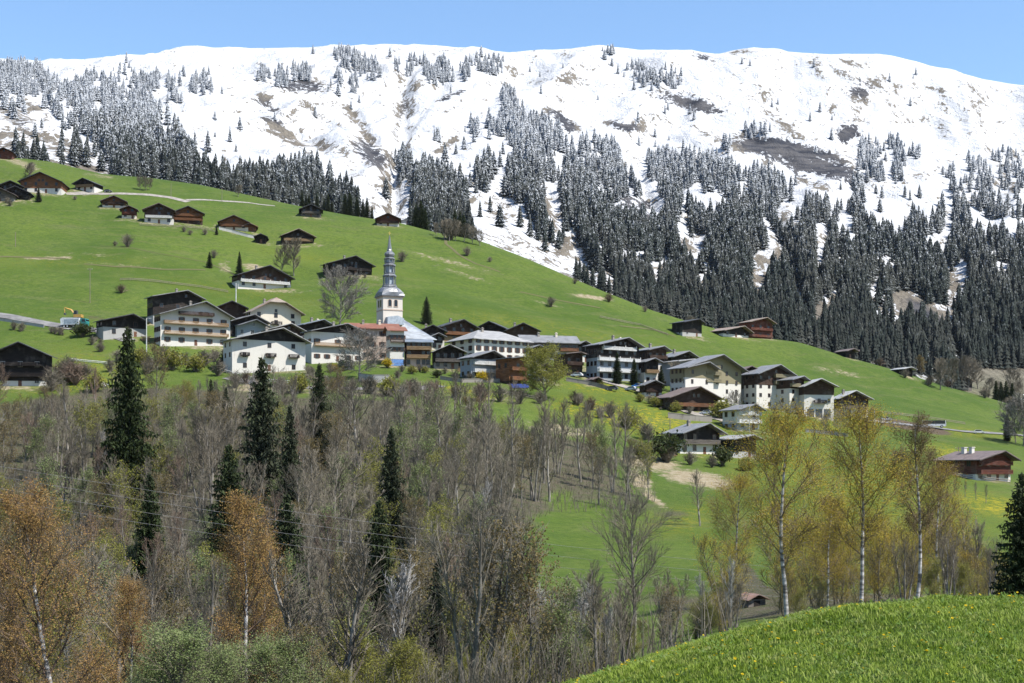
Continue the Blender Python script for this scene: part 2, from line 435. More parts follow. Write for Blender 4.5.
leafm('orangeleaf', (0.26,0.150,0.048), (0.31,0.19,0.065), (0.24,0.18,0.06)); leafm('oliveleaf', (0.31,0.245,0.03), (0.37,0.25,0.035), (0.24,0.235,0.04)); leafm('duskleaf', (0.136,0.102,0.0408), (0.1768,0.1292,0.0476), (0.1088,0.0952,0.034)); leafm('darkleaf', (0.034,0.051,0.0136), (0.0544,0.068,0.0204), (0.0238,0.034,0.0102))
leafm('forsythia', (0.4216,0.306,0.0068), (0.476,0.3536,0.0136), (0.306,0.2312,0.0136)); leafm('yellowgreen', (0.1836,0.1836,0.0306), (0.2312,0.2176,0.0476), (0.136,0.1496,0.0272))
leafm('limeleaf', (0.15,0.19,0.065), (0.21,0.245,0.10), (0.11,0.145,0.05))
leafm('blade', (0.130,0.195,0.018), (0.185,0.25,0.032), (0.26,0.295,0.075))
leafm('herb', (0.075,0.14,0.022), (0.12,0.18,0.035), (0.17,0.19,0.07))
leafm('petal', (0.51,0.374,0.0068), (0.544,0.408,0.0136), (0.476,0.3264,0.0068))
t = NT('asphalt', 0.9, 0.2); p = t.pos(); t.col(t.mix(t.rng(t.noise(p, 0.4, 4), 0.3, 0.7), (0.10,0.098,0.095), (0.18,0.175,0.17))); M['asphalt'] = t.m
t = NT('gravel', 0.95, 0.1); p = t.pos(); t.col(t.mix(t.rng(t.noise(p, 0.5, 4), 0.3, 0.7), (0.16,0.145,0.125), (0.27,0.25,0.225))); M['gravel'] = t.m

# ------------------------------------------------------------------ the land as meshes
def land(name, j0, j1, mat, attrs):
    V = np.stack([XX[j0:j1], YY[j0:j1], ZZ[j0:j1]], -1).reshape(-1, 3)
    n = j1-j0
    idx = np.arange(n*NU).reshape(n, NU)
    Fc = np.stack([idx[:-1,:-1], idx[:-1,1:], idx[1:,1:], idx[1:,:-1]], -1).reshape(-1, 4)
    extra = None
    if j0 == 0:   # carry the sheet back behind the camera
        rows = []
        for yb in (0.0, -30.0, -150.0, -400.0):
            x = (us-us.mean())/(us[-1]-us[0])*2*max(6, 4+abs(yb)*1.5)
            rows.append(np.stack([x, np.full(NU, yb-0.001), np.full(NU, -1.72+abs(yb)*0.02)], -1))
        B = np.concatenate(rows[::-1]); V = np.concatenate([B, V]); k = len(rows)
        Fc = Fc+k*NU
        idb = np.arange((k+1)*NU).reshape(k+1, NU)
        Fc = np.concatenate([np.stack([idb[:-1,:-1], idb[:-1,1:], idb[1:,1:], idb[1:,:-1]], -1).reshape(-1,4), Fc])
    me = mesh_np(name, V, Fc, mat, True)
    for an, arr in attrs.items():
        a = arr[j0:j1].ravel()
        if j0 == 0: a = np.concatenate([np.zeros(4*NU), a])
        me.attributes.new(an, 'FLOAT', 'POINT').data.foreach_set('value', a.astype(np.float32))
    o = link(bpy.data.objects.new(name, me)); o['kind'] = 'structure'
    return o
def blob(spec):
    out = np.zeros_like(UU)
    for cx, cy, rx, ry, ang, s in spec:
        c, q = math.cos(R(ang)), math.sin(R(ang))
        dx, dy = UU-cx, PYG-cy
        a = (dx*c+dy*q)/rx; b = (-dx*q+dy*c)/ry
        out = np.maximum(out, s*np.exp(-(a*a+b*b)**1.2))
    return out
near = YY < 905
yellow = blob([(540,327,120,9,8,0.22),(620,345,60,8,15,0.25),(640,420,75,14,12,0.85),(600,412,50,10,5,0.8),(470,392,45,6,8,0.6),(100,372,55,18,15,0.35),(60,385,60,10,0,0.35),(700,452,50,6,10,0.5),
               (800,470,70,25,0,0.35),(860,500,90,40,0,0.45),(960,455,45,8,10,0.7),(990,505,45,10,10,0.9),(830,430,40,10,0,0.5),(920,540,70,30,0,0.5),(960,432,60,5,5,0.5),(680,520,40,14,-10,0.35),
               (60,262,120,8,0,0.12),(230,290,120,10,8,0.12),(600,388,40,6,5,0.6),(330,262,80,6,10,0.2)])*((YY > 150)&near)
dry = blob([(650,463,36,8,8,1.0),(698,479,44,9,10,0.95),(640,480,18,10,40,0.8),(655,500,20,4,35,0.8),(100,255,70,3,3,0.35),(440,235,30,5,10,0.3),(450,262,60,3,14,0.55),(465,275,40,3,18,0.5),(590,297,25,2.5,8,0.8),(545,303,25,2,14,0.5),
            (700,365,40,3,10,0.4),(840,372,40,4,12,0.5),(255,268,22,5,12,0.7),(225,268,12,8,50,0.5),(50,258,30,2,0,0.8),(130,266,60,2,5,0.5),(325,203,12,4,20,0.5),(20,163,30,5,20,0.6),(100,176,25,3,8,0.5),
            (560,430,60,8,8,0.6),(500,400,50,5,5,0.4),(300,390,50,8,0,0.5),(370,392,60,8,0,0.5),(160,325,30,5,10,0.6),(250,388,30,8,0,0.7),(590,372,20,5,20,0.6),(780,415,30,6,10,0.4),(880,352,40,5,12,0.4)])*near
soil = blob([(905,425,45,6,10,0.9),(935,431,25,5,10,0.8),(95,318,20,4,5,0.6),(40,320,40,3,15,0.5),(640,490,16,14,45,0.5)])*near
wl = ip([(-400,395),(0,392),(60,384),(110,378),(200,378),(290,386),(400,391),(470,405),(520,418),(600,435),(640,462),(720,515),(770,575),(1024,585)], UU)
wood = sstep(0, 22, PYG-wl)*sstep(0, 40, ip([(-400,900),(480,900),(530,560),(560,610),(700,640),(760,640),(1200,640)], UU)-PYG+400*((UU < 500)))*(YY > 60)*near
clear = np.maximum(blob([(668,482,58,30,12,1.2),(640,520,40,18,30,0.9),(610,545,85,48,5,1.4),(690,555,50,42,10,1.4),(640,585,90,16,0,0.6)]), blob([(740,505,40,30,0,1.0),(850,520,150,70,0,0.7),(560,500,22,14,0,0.8),(970,480,70,50,0,1.0)]))
wood = np.clip(wood-clear, 0, 1)
wood = np.maximum(wood, sstep(0,10,UU-520)*sstep(575,665,PYG+26*fbm(UU/30,PYG/18,3,8))*(YY>45)*(YY<260)*np.interp(UU,[540,640],[0.8,0.42]))
split = int(np.searchsorted(Ys, 990))
rock = blob([(300,86,30,8,5,0.75),(265,97,9,8,40,0.5),(270,108,18,4,25,0.5),(275,126,22,5,40,0.68),(290,140,26,5,30,0.6),(320,146,25,8,20,0.4),(355,118,5,18,-35,0.68),(368,138,5,14,-35,0.68),(335,150,18,6,25,0.42),(372,155,24,10,35,0.68),(352,172,14,10,20,0.35),
             (385,185,12,14,0,0.35),(404,82,4,10,0,0.35),(402,110,6,14,8,0.42),(420,84,9,5,-30,0.4),(455,95,20,4,-20,0.48),(460,97,8,5,0,0.4),(450,108,7,3,-40,0.4),(450,143,13,4,-35,0.75),(441,150,8,3,-20,0.6),(425,195,10,12,0,0.3),
             (545,112,5,8,45,0.5),(562,120,16,5,38,0.7),(573,128,12,6,30,0.7),(565,78,8,8,0,0.4),(562,100,8,4,0,0.35),(690,103,38,5.5,14,0.8),(672,98,18,3,10,0.5),(625,126,20,5,10,0.7),(700,131,14,3,40,0.5),(712,138,9,2.5,35,0.5),(630,155,9,3,40,0.4),(652,154,7,3,0,0.4),
             (703,57,14,3,18,0.6),(742,52,14,3,-5,0.5),(565,54,8,2,0,0.4),(770,120,14,7,50,0.42),(790,130,26,6,25,0.5),(790,151,62,11,12,1.0),(815,166,46,8,14,1.0),(755,146,28,9,5,0.9),(838,170,16,5,20,0.8),(810,182,20,5,25,0.7),(838,160,12,5,10,0.6),(825,187,14,4,10,0.5),
             (848,132,12,8,-35,0.8),(856,128,5,8,0,0.6),(855,93,10,8,10,0.52),(876,84,8,8,20,0.5),(850,63,16,4,8,0.45),(815,62,12,5,30,0.4),(835,72,8,4,0,0.35),(833,110,4,5,30,0.5),(936,90,8,3,30,0.4),(944,105,4,10,-30,0.42),(970,130,8,3,40,0.3),(1003,122,6,2,0,0.5),
             (1005,182,20,14,10,0.42),(1010,160,15,10,0,0.35),(920,175,8,3,0,0.4),(905,182,7,2,10,0.5),
             (20,120,36,12,35,0.55),(45,140,44,10,32,0.6),(70,152,32,9,30,0.6),(30,105,30,5,35,0.4),(10,140,26,16,30,0.62),(20,155,40,8,10,0.6),(90,168,30,6,15,0.6),(110,158,12,8,50,0.45),(180,138,9,12,0,0.4),(205,140,14,6,20,0.35),(225,150,4,14,10,0.35),(190,145,10,5,0,0.4),
             (490,203,20,6,10,0.5),(500,215,14,5,30,0.45),(480,195,14,5,10,0.4),(545,205,6,14,0,0.5),(553,220,8,10,0,0.5),(565,245,8,12,30,0.4),(580,205,8,5,0,0.45),(618,215,8,6,0,0.5),(620,160,6,14,-20,0.4),(635,205,22,8,30,0.55),(690,245,8,8,0,0.45),(705,245,10,10,0,0.4),
             (785,215,7,9,20,0.4),(760,275,10,20,0,0.4),(820,310,6,14,0,0.5),(830,308,10,6,0,0.5),(905,300,26,9,42,0.85),(930,318,40,10,38,0.8),(945,330,30,6,25,0.7),(955,285,5,16,0,0.4),(1015,330,14,14,0,0.4),(780,250,6,14,0,0.4),(950,275,8,10,0,0.45),
             (1000,378,40,14,5,0.9),(1024,370,40,12,0,0.9),(990,390,30,10,0,0.9)])
cliff = blob([(790,152,60,14,12,1),(815,168,50,14,14,1),(690,103,40,8,14,1),(848,132,14,12,-35,1),(300,86,30,8,5,0.8),(372,155,26,12,35,0.7),(270,112,30,14,35,0.6),(562,122,20,8,38,0.9),(625,126,20,6,10,0.8),(635,205,28,10,30,1),(860,90,20,12,0,0.6),(455,95,20,7,-20,0.8),(930,318,45,10,38,0.6),(403,115,8,30,8,0.5),(25,125,20,10,30,0.5),(704,57,14,4,18,0.7)])
rock = np.clip(rock, 0, 1)
ground = land('ground', 0, split+1, M['ground'], dict(yellow=yellow, dry=dry, soil=soil, wood=wood))
mountain = land('mountain', split, NY, M['mountain'], dict(rock=rock, cliff=cliff))

# ------------------------------------------------------------------ camera, sun, sky
cam = bpy.data.cameras.new('camera'); co = link(bpy.data.objects.new('camera', cam))
cam.lens = 50; cam.sensor_width = 36; cam.sensor_fit = 'HORIZONTAL'; cam.shift_y = (HY-341.5)/1024
cam.clip_start = 0.1; cam.clip_end = 20000
co.location = (0,0,0); co.rotation_euler = (R(90),0,0)
sc = bpy.context.scene; sc.camera = co
EL = 56.0
S = Vector((0.88*math.cos(R(EL)), -0.475*math.cos(R(EL)), math.sin(R(EL))))
sl = bpy.data.lights.new('sun', 'SUN'); sl.energy = 4.2; sl.angle = R(0.53); sl.color = (1.0,0.955,0.89)
so = link(bpy.data.objects.new('sun', sl)); so.rotation_euler = S.to_track_quat('Z','Y').to_euler(); so.location = (50,-40,80)
w = bpy.data.worlds.new('World'); sc.world = w; w.use_nodes = True
nt = w.node_tree; nt.nodes.clear()
wo = nt.nodes.new('ShaderNodeOutputWorld'); bg = nt.nodes.new('ShaderNodeBackground'); sk = nt.nodes.new('ShaderNodeTexSky')
sk.sky_type = 'NISHITA'; sk.sun_disc = False; sk.sun_elevation = R(EL); sk.sun_rotation = math.atan2(S.x, S.y)
sk.altitude = 1200; sk.air_density = 1.4; sk.dust_density = 0.4; sk.ozone_density = 6.5
bg.inputs['Strength'].default_value = 0.09
nt.links.new(sk.outputs[0], bg.inputs[0]); nt.links.new(bg.outputs[0], wo.inputs[0])
vs = sc.view_settings; vs.view_transform = 'Standard'; vs.look = 'None'; vs.exposure = 1.2; vs.gamma = 1.0

# thin mountain air
hz_ = bpy.data.materials.new('haze'); hz_.use_nodes = True; h_ = hz_.node_tree; h_.nodes.clear()
ho_ = h_.nodes.new('ShaderNodeOutputMaterial'); hv = h_.nodes.new('ShaderNodeVolumePrincipled')
hv.inputs['Color'].default_value = (0.80,0.88,1.0,1); hv.inputs['Density'].default_value = 0.000009; hv.inputs['Anisotropy'].default_value = 0.2
h_.links.new(hv.outputs[0], ho_.inputs['Volume'])
zt_ = float(max(ZZ.max(), 0))+60; zb_ = float(min(ZZ.min(), -12))-1
ho2 = MB().box(float(XX.min())-50, float(XX.max())+50, -460, float(YY.max())+60, zb_, zt_).build('haze', hz_); ho2['kind'] = 'stuff'
# ------------------------------------------------------------------ houses
_wm = {}
def win_mesh(kind, w=1.0, h=1.3):
    k = (kind, w, h)
    if k not in _wm:
        f = MB(); t = 0.10
        f.box(-w/2-t, -w/2, -0.07, 0.02, -t, h+t); f.box(w/2, w/2+t, -0.07, 0.02, -t, h+t)
        f.box(-w/2, w/2, -0.07, 0.02, h, h+t); f.box(-w/2, w/2, -0.12, 0.02, -t, 0)
        f.box(-0.03, 0.03, -0.06, 0.01, 0, h)
        if kind == 'shutter':
            f.box(-w/2-0.62, -w/2-t-0.02, -0.06, 0.0, 0, h); f.box(w/2+t+0.02, w/2+0.62, -0.06, 0.0, 0, h)
        fm = f.mesh('window', M['shutter' if kind != 'pale' else 'frame'])
        g = MB().box(-w/2, w/2, -0.035, 0.015, 0, h).mesh('pane', M['glass'])
        _wm[k] = (fm, g)
    return _wm[k]
def window(root, x, y, z, rz, kind='plain', w=1.0, h=1.3, pane=True):
    fm, gm = win_mesh(kind, w, h)
    o = link(bpy.data.objects.new('window', fm), root); o.location = (x, y, z); o.rotation_euler = (0, 0, rz)
    link(bpy.data.objects.new('pane', gm), o)
def balcony(root, x0, x1, z, mat, depth=1.3, y=0.0, posts=0.0, gap=0.16):
    b = MB()
    b.box(x0, x1, y-depth, y+0.02, z-0.18, z)
    b.box(x0, x1, y-depth-0.06, y-depth, z+0.92, z+1.04); b.box(x0, x1, y-depth-0.05, y-depth, z+0.02, z+0.14)
    xx = x0
    while xx < x1-0.1:
        b.box(xx, min(xx+0.42-gap, x1), y-depth-0.04, y-depth-0.005, z+0.14, z+0.92); xx += 0.42
    for s in (x0, x1-0.1):
        b.box(s, s+0.1, y-depth, y, z+0.92, z+1.04)
        b.box(s+0.02, s+0.08, y-depth, y, z+0.1, z+0.8)
    o = b.build('balcony', M[mat], root)
    if posts:
        p = MB()
        n = max(2, int((x1-x0)/4)+1)
        for i in range(n):
            q = x0+0.1+(x1-x0-0.2)*i/(n-1)
            p.box(q-0.09, q+0.09, y-depth+0.01, y-depth+0.19, z+1.04, z+posts)
        p.build('balcony_post', M[mat], o)
    return o

HOUSES = []
def house(n, c, l, X, Y, a=25, up='dark', low='white', zl=0.5, roof='slate', rows=2, cols=3, scols=3, win='plain', bal=(), balm='brown', pitch=0.44, ov=1.1, L=None,
          ch=0, door=True, ymin=380, hip=False, clip=False, gw=1, group='houses of the village', srow=None, balx=(0.04,0.96), posts=0, front=None, wsz=(1.15,1.5), wz0=None, eave=False, fo=2.6):
    x0, ax, x1 = X; ay, by = Y
    p = hit(ax, by, ymin)
    s = p.y/F
    ca, sa = math.cos(R(abs(a))), math.sin(R(abs(a)))
    half = (x1-ax)*s if a >= 0 else (ax-x0)*s
    Wr = 2*half/ca
    sym = eave or hip or clip or a < 20 or (ax-x0) < 1.25*(x1-ax)
    WLr = Wr/2 if sym else ((x1-ax)+0.55*((ax-x0)-(x1-ax)))*s/ca
    if L is None:
        L = (((x1-x0)*s-half-WLr*ca)/sa) if sa > 0.15 else 12
        L = min(max(L, 6.5 if sym else 9.0), 16)
    hr = (by-ay)*s
    W = Wr-2*ov
    span = L if eave else Wr
    he = hr-span/2*pitch          # roof height at its edge
    if he < 1.2: pitch = (hr-1.6)/(span/2); he = 1.6
    hw = he+ov*pitch-0.12         # top of the wall
    xl, xr = -(WLr-ov), W/2
    hwl = he+ov*(hr-he)/WLr-0.12
    root = empty(n, p, R(a)); tag(root, l, c, group)
    hz = hw*zl if zl <= 1 else hw
    B = -5.0
    hrw = hr-0.16                 # underside of roof at ridge
    allm = zl > 1
    D = L-2*ov
    if eave:
        def gabled(mat, z0, e, nm):
            mb = MB().box(-W/2-e, W/2+e, -e, D+e, z0, hw)
            if z0 < hw and not hip:
                for xa, xb in ((-W/2-e, -W/2+0.3), (W/2-0.3, W/2+e)):
                    mb.add([(xa,-e,hw),(xa,D+e,hw),(xa,D/2,hrw),(xb,-e,hw),(xb,D+e,hw),(xb,D/2,hrw)], [(0,2,1),(3,4,5),(0,3,5,2),(1,2,5,4),(0,1,4,3)])
            mb.build(nm, M[mat], root)
        if allm: gabled(low, B, 0.0, 'wall')
        else:
            MB().box(-W/2, W/2, 0, D, B, hz).build('wall', M[low], root); gabled(up, hz, 0.09, 'timber_wall')
    elif allm:
        MB().prism([(xl,B),(xr,B),(xr,hw),(0,hrw),(xl,hwl)], 0, L-2*ov).build('wall', M[low], root)
    else:
        if hz > 0.2:
            MB().box(xl, xr, 0, L-2*ov, B, min(hz, hwl)).build('wall', M[low], root)
        else: hz = B
        e = 0.09
        MB().prism([(xl-e,min(hz,hwl-0.05)),(xr+e,min(hz,hwl-0.05)),(xr+e,hw),(0,hrw),(xl-e,hwl)], -e, L-2*ov+e).build('timber_wall', M[up], root)
    yf, yb = -fo, L-2*ov+1.0
    th = 0.26
    r = MB()
    sl = math.hypot(1, pitch)
    if eave:
        xa, xb = -W/2-ov, W/2+ov; ya, ye = -ov, D+ov; ym = D/2
        q = (ye-ya)/2*0.9 if hip else 0.0
        vs = [(xa,ya,he),(xb,ya,he),(xb,ye,he),(xa,ye,he),(xa+q,ym,hr),(xb-q,ym,hr)]
        vs = vs+[(x,y,zz-th) for x,y,zz in vs]
        r.add(vs, [(0,1,5,4),(2,3,4,5),(7,6,10,11),(9,8,11,10),(6,7,1,0),(8,9,3,2)]+([(1,2,5),(3,0,4),(8,7,11),(6,9,10),(7,8,2,1),(9,6,0,3)] if hip else [(7,11,5,1),(11,8,2,5),(9,10,4,3),(10,6,0,4)]))
    elif hip:
        q = min(Wr/2, (yb-yf)/2-0.5)
        vs = [(-Wr/2,yf,he),(Wr/2,yf,he),(Wr/2,yb,he),(-Wr/2,yb,he),(0,yf+q,hr),(0,yb-q,hr)]
        r.add([(x,y,zz+0.02) for x,y,zz in vs]+[(x,y,he-th) for x,y,zz in vs[:4]], [(0,1,4),(1,2,5,4),(2,3,5),(3,0,4,5),(6,7,1,0),(7,8,2,1),(8,9,3,2),(9,6,0,3),(9,8,7,6)])
    else:
        cc = 0.30 if clip else 0
        zc = hr-(hr-he)*cc
        if clip:
            hx = Wr/2*cc
            top = [(-Wr/2,yf,he),(-hx,yf,zc),(hx,yf,zc),(Wr/2,yf,he),(0,yf+2.0,hr),(-Wr/2,yb,he),(0,yb,hr),(Wr/2,yb,he)]
            bot = [(x,y,zz-th) for x,y,zz in top]; nn = 8
            r.add(top+bot, [(0,1,4,6,5),(3,7,6,4,2),(1,2,4),(8,13,14,12,9),(11,10,12,14,15),(9,12,10),(0,8,9,1),(1,9,10,2),(2,10,11,3),(0,5,13,8),(3,11,15,7),(5,6,14,13),(6,7,15,14)])
        else:
            r.prism([(-WLr,he-th),(0,hr-th),(Wr/2,he-th),(Wr/2,he),(0,hr),(-WLr,he)], yf, yb)
    ro = r.build('roof', M[roof], root)
    for k in range(ch):
        qx = (-Wr*0.16, Wr*0.14, -Wr*0.3)[k]; qy = (L*0.45, L*0.62, L*0.2)[k]; zz = hr-abs(qx)*(pitch if qx > 0 else (hr-he)/WLr)
        if eave: qy = D*0.4; zz = hr-abs(qy-D/2)*pitch
        c_ = MB().box(qx-0.4, qx+0.4, qy-0.4, qy+0.4, zz-0.6, zz+1.15); c_.box(qx-0.55, qx+0.55, qy-0.55, qy+0.55, zz+1.15, zz+1.3)
        c_.box(qx-0.3, qx+0.3, qy-0.3, qy+0.3, zz+1.3, zz+1.6)
        c_.build('chimney', M['stone' if k != 1 else 'cream'], ro)
    # fascia boards along the front verge
    if not hip and not clip and not eave:
        b = MB().prism([(-WLr,he-th-0.18),(0,hr-th-0.18),(Wr/2,he-th-0.18),(Wr/2,he-th-0.004),(0,hr-th-0.004),(-WLr,he-th-0.004)], yf+0.06, yf+0.16)
        b.build('verge_board', M['dark'], root)
    eo = 0.10
    hr_ = random.Random(l); k_ = hr_.uniform(0.9,1.15); wsz = (wsz[0]*k_, wsz[1]*hr_.uniform(0.9,1.1))
    if win == 'plain' and allm and hr_.random() < 0.45: win = 'shutter'
    HOUSES.append((p.x, p.y, W, L))
    fl = hw/max(rows, 1)
    ww, wh = round(wsz[0],2), round(wsz[1],2)
    for i in range(rows):
        zb = (fl*i+0.95) if wz0 is None else wz0+fl*i
        if zb+wh > hw+0.2 and rows > 1: continue
        f_ = eo if zb >= hz-0.3 else 0.0
        for j in range(cols):
            xx = xl+(xr-xl)*(j+0.5)/cols
            if i == 0 and door and j == cols//2:
                d = MB().box(xx-0.55, xx+0.55, -0.05-f_, 0.02, 0, 2.05).build('door', M['door'], root)
                MB().box(xx+0.36, xx+0.44, -0.13-f_, -0.05-f_, 0.95, 1.1).build('handle', M['rim'], d)
                continue
            if hr_.random() < 0.08: continue
            window(root, xx+hr_.uniform(-0.12,0.12), -f_, zb, 0, win, ww, wh)
        if i > 0 or rows == 1 or srow:
            for j in range(scols):
                yy = (L-2*ov)*(j+0.5)/scols
                if a >= 0: window(root, xl-f_, yy, zb, R(-90), win, ww, wh)
                else: window(root, W/2+f_, yy, zb, R(90), win, ww, wh)
    f_ = 0.0 if allm else 0.10
    for j in range(gw):
        if hr-hw > 2.2 and not hip and not eave:
            xx = (j-(gw-1)/2)*2.0; window(root, xx, -f_, hw+0.15, 0, win, 0.9, 1.1)
    for k in bal:
        if isinstance(k, tuple): fr, bm, bx = k
        else: fr, bm, bx = k, balm, balx
        balcony(root, xl+(xr-xl)*bx[0], xl+(xr-xl)*bx[1], hw*fr, bm, 1.25, -0.11, posts)
    return root, dict(W=W, L=L-2*ov, hw=hw, hr=hr, he=he, Wr=Wr, pitch=pitch, s=s, pl=(hr-he)/WLr)

HG = 'chalets on the upper pasture'
# --- upper pasture
house('chalet','chalet','dark red chalet at the very edge of the picture, highest of all on the pasture',(-8,4,14),(148,159),8,'red','red',0,'dkroof',1,2,0,group=HG)
house('chalet','chalet','large barn-like chalet with orange-brown gable above a white ground floor and dark roof',(20,41,63),(172.5,193),4,'orange','white',0.42,'dkroof',2,4,0,group=HG,gw=2,L=18)
house('chalet','chalet','dark grey roofed chalet behind the two lower dark chalets beside the orange-brown barn',(0,11,24),(181,191),10,'dark','grey',0.3,'dkroof',1,2,0,group=HG)
house('chalet','chalet','nearly black chalet just below and left of the orange-brown barn chalet',(6,16,31),(186.5,199),6,'dark','dark',0.0,'dkroof',1,3,0,group=HG,bal=(0.5,),balm='dark')
house('chalet','chalet','grey-brown weathered chalet cut by the left border below the black chalet',(-14,0,16),(188,201),5,'greywood','stone',0.4,'brownroof',1,3,0,group=HG)
house('chalet','chalet','dark chalet with a pale balcony standing above the light gravel lane',(73,85,102),(178.5,191),-14,'dark','white',0.5,'dkroof',2,3,2,group=HG,bal=(0.55,),balm='tan')
house('chalet','chalet','brown chalet with a white left corner just below the gravel lane',(98,114,127),(196,207.5),12,'orange','white',0.35,'brownroof',1,3,1,group=HG,ch=1,bal=(0.55,),balm='brown')
house('chalet','chalet','small red-brown chalet in front of the slope, lowest left of the lane chalets',(118,129,138),(206,218.5),10,'red','cream',0.35,'brownroof',2,2,1,group=HG,bal=(0.5,),balm='red')
house('chalet','chalet','chalet with cream centre under a double gable and a bluish white ground floor',(142,159,175),(203.5,223.5),10,'brown','white',0.38,'brownroof',2,3,1,group=HG,bal=(0.42,),balm='whitewood',gw=2)
house('chalet','chalet','orange-brown chalet with balconies right beside the cream-centred chalet',(172,188,204),(206.5,223.5),14,'orange','brown',0.3,'dkroof',2,3,1,group=HG,bal=(0.3,0.7),balm='orange')
house('chalet','chalet','orange-brown chalet above a long white retaining wall on the pasture',(217,234,250),(215.5,229.5),8,'orange','cream',0.3,'brownroof',2,3,1,group=HG,bal=(0.42,),balm='orange')
house('annex','annex','low orange annex at the right end of the white retaining wall',(242,250,258),(223.5,231),10,'orange','orange',0,'rustroof',1,2,1,group=HG,gw=0)
house('shed','shed','small black shed alone on the pasture below the orange annex',(255,261,268),(234,243.5),6,'dark','dark',0,'dkroof',1,1,0,group=HG,gw=0)
house('chalet','chalet','dark brown chalet with light brown left roof slope, above the two bare grey trees',(278,298,315),(229,244),18,'dark','brown',0.3,'tanroof',2,3,1,group=HG,bal=(0.4,),balm='tan')
house('chalet','chalet','dark grey chalet among the dark spruces at the top edge of the pasture',(298,311,323),(204.5,217),8,'dark','greywood',0.4,'dkroof',2,3,0,group=HG,bal=(0.45,),balm='greywood')
house('chalet','chalet','red-brown chalet with white ground floor on the skyline above the church spire',(376,388,401),(213.5,226),4,'red','white',0.35,'brownroof',2,3,0,group=HG,bal=(0.4,),balm='brown')
house('shed','shed','low shed with a pale blue roof beside the red-brown skyline chalet',(400,407,413),(218,224),30,'grey','grey',2,'blueroof',1,1,0,group=HG,gw=0,L=6)
house('shed','shed','dark shed half hidden by the round bare bush at the pasture top',(432,441,449),(221,232),10,'dark','dark',0,'dkroof',1,1,0,group=HG,gw=0)
house('farmhouse','farmhouse','wide brown farmhouse with a white posted ground floor on the slope above the village',(234,268,291),(265.5,289),32,'brown','white',0.5,'dkroof',2,5,4,group=HG,bal=(0.45,),balm='whitewood',ch=1,posts=1.5,gw=2)
house('farmhouse','farmhouse','wide blackened farmhouse with a white left side, left of the church spire',(322,354,373),(256,275),28,'dark','dark',0.4,'dkroof',2,4,3,group=HG,bal=(0.45,),balm='dark',ch=1,gw=2)
house('barn','barn','dark barn standing alone on the meadow edge in front of the far forest',(672,696,704),(319,336.5),38,'dark','grey',0.25,'dkroof',1,2,2,group=HG,gw=0,win='pale')
house('chalet','chalet','low chalet with wide light tan roof beside the red balconied block on the meadow edge',(709,741,752),(326,337.5),40,'dark','white',0.4,'tanroof',1,3,3,group=HG,gw=0,L=22)
house('apartment_building','apartment block','small red-brown block with two long balconies in front of the far forest',(738,764,775),(317.5,338.5),32,'red','red',0,'tanroof',2,3,2,group=HG,bal=(0.08,0.5),balm='red',gw=0,door=False)
# --- left
house('barn','barn','large black barn with a white footing left of the tall village spruces',(-14,20,50),(342,386),6,'dark','white',0.16,'dkroof',2,3,0,bal=(0.3,0.62),balm='dark',gw=0,ov=1.6,win='pale')
house('chalet','chalet','dark chalet with pale window bays directly above the tall spruce on the left',(97,131,146),(314,337),36,'dark','grey',0.55,'dkroof',2,2,2,balm='white',gw=0)
house('farmhouse','farmhouse','dark farmhouse with big roof rising behind the white balconied hotel',(143,186,202),(290.5,325),32,'dark','grey',0.3,'slate',2,3,3,ch=2)
house('hotel','hotel','large white hotel with three long balcony rows and a grey roof, left end of village',(152,204,230),(301.5,346),33,'white','white',2,'slate',3,5,3,'plain',(0.34,0.68,(1.0,'brown',(0.25,0.75))),'tan',0.50,1.2,ch=1,gw=2,srow=True)
house('barn','barn','plain brown windowless barn behind and right of the white hotel',(213,232,248),(301,325),12,'brown','brown',0,'dkroof',0,0,0,gw=0)
house('house','house','cream half-hipped house with small iron balconies above the other roofs, right of the brown barn',(247,276,301),(297.5,334),31,'cream','cream',2,'tanroof',3,3,2,'plain',((0.45,'dark',(0.4,0.6)),),'dark',0.55,0.9,ch=2,clip=True,gw=1,srow=True)
house('barn','barn','open-fronted dark barn between the white hotel and the cream half-hipped house',(226,252,267),(314.5,336),36,'dark','dark',0,'slate',1,2,0,gw=0,door=False)
house('house','house','small grey house with glazed pale gable in front of the open dark barn',(235,254,267),(319.5,337),36,'bluegrey','bluegrey',2,'zinc',2,3,1,'pale',gw=1,door=False,ov=0.6)
house('house','house','big white house with three small balconies under a black timber gable, broad grey roof',(216,281,307),(328,371.5),29,'dark','white',1.0,'palegrey',3,3,2,'plain',((0.46,'dark',(0.1,0.22)),(0.46,'dark',(0.44,0.58)),(0.46,'dark',(0.76,0.9))),'dark',0.46,1.3,ch=1,gw=0)
house('house','house','brown-gabled house squeezed behind the big white house with black gable',(262,289,303),(323.5,352),31,'brown','cream',0.5,'palegrey',2,3,1,gw=1,ch=1)
house('house','house','low house with blue-grey roof between two white houses near the bare tree',(297,321,333),(319.5,345),36,'dark','grey',0.4,'blueroof',1,2,1,gw=0,ch=2)
house('house','house','long white house with red shutters and full-width balcony by the brown bare tree',(300,345,365),(323.5,362),31,'dark','white',0.95,'slate',2,5,2,'shutter',(0.5,),'tan',0.40,1.2,ch=1,gw=0)
house('house','house','pinkish old house under a bright red tiled roof left of the church',(345,373,400),(322,360),12,'pink','pink',2,'redroof',3,5,1,'plain',gw=0,srow=True,L=11,ch=2,door=True,eave=True,pitch=0.42,bal=(0.62,),balm='brown',balx=(0.1,0.5))
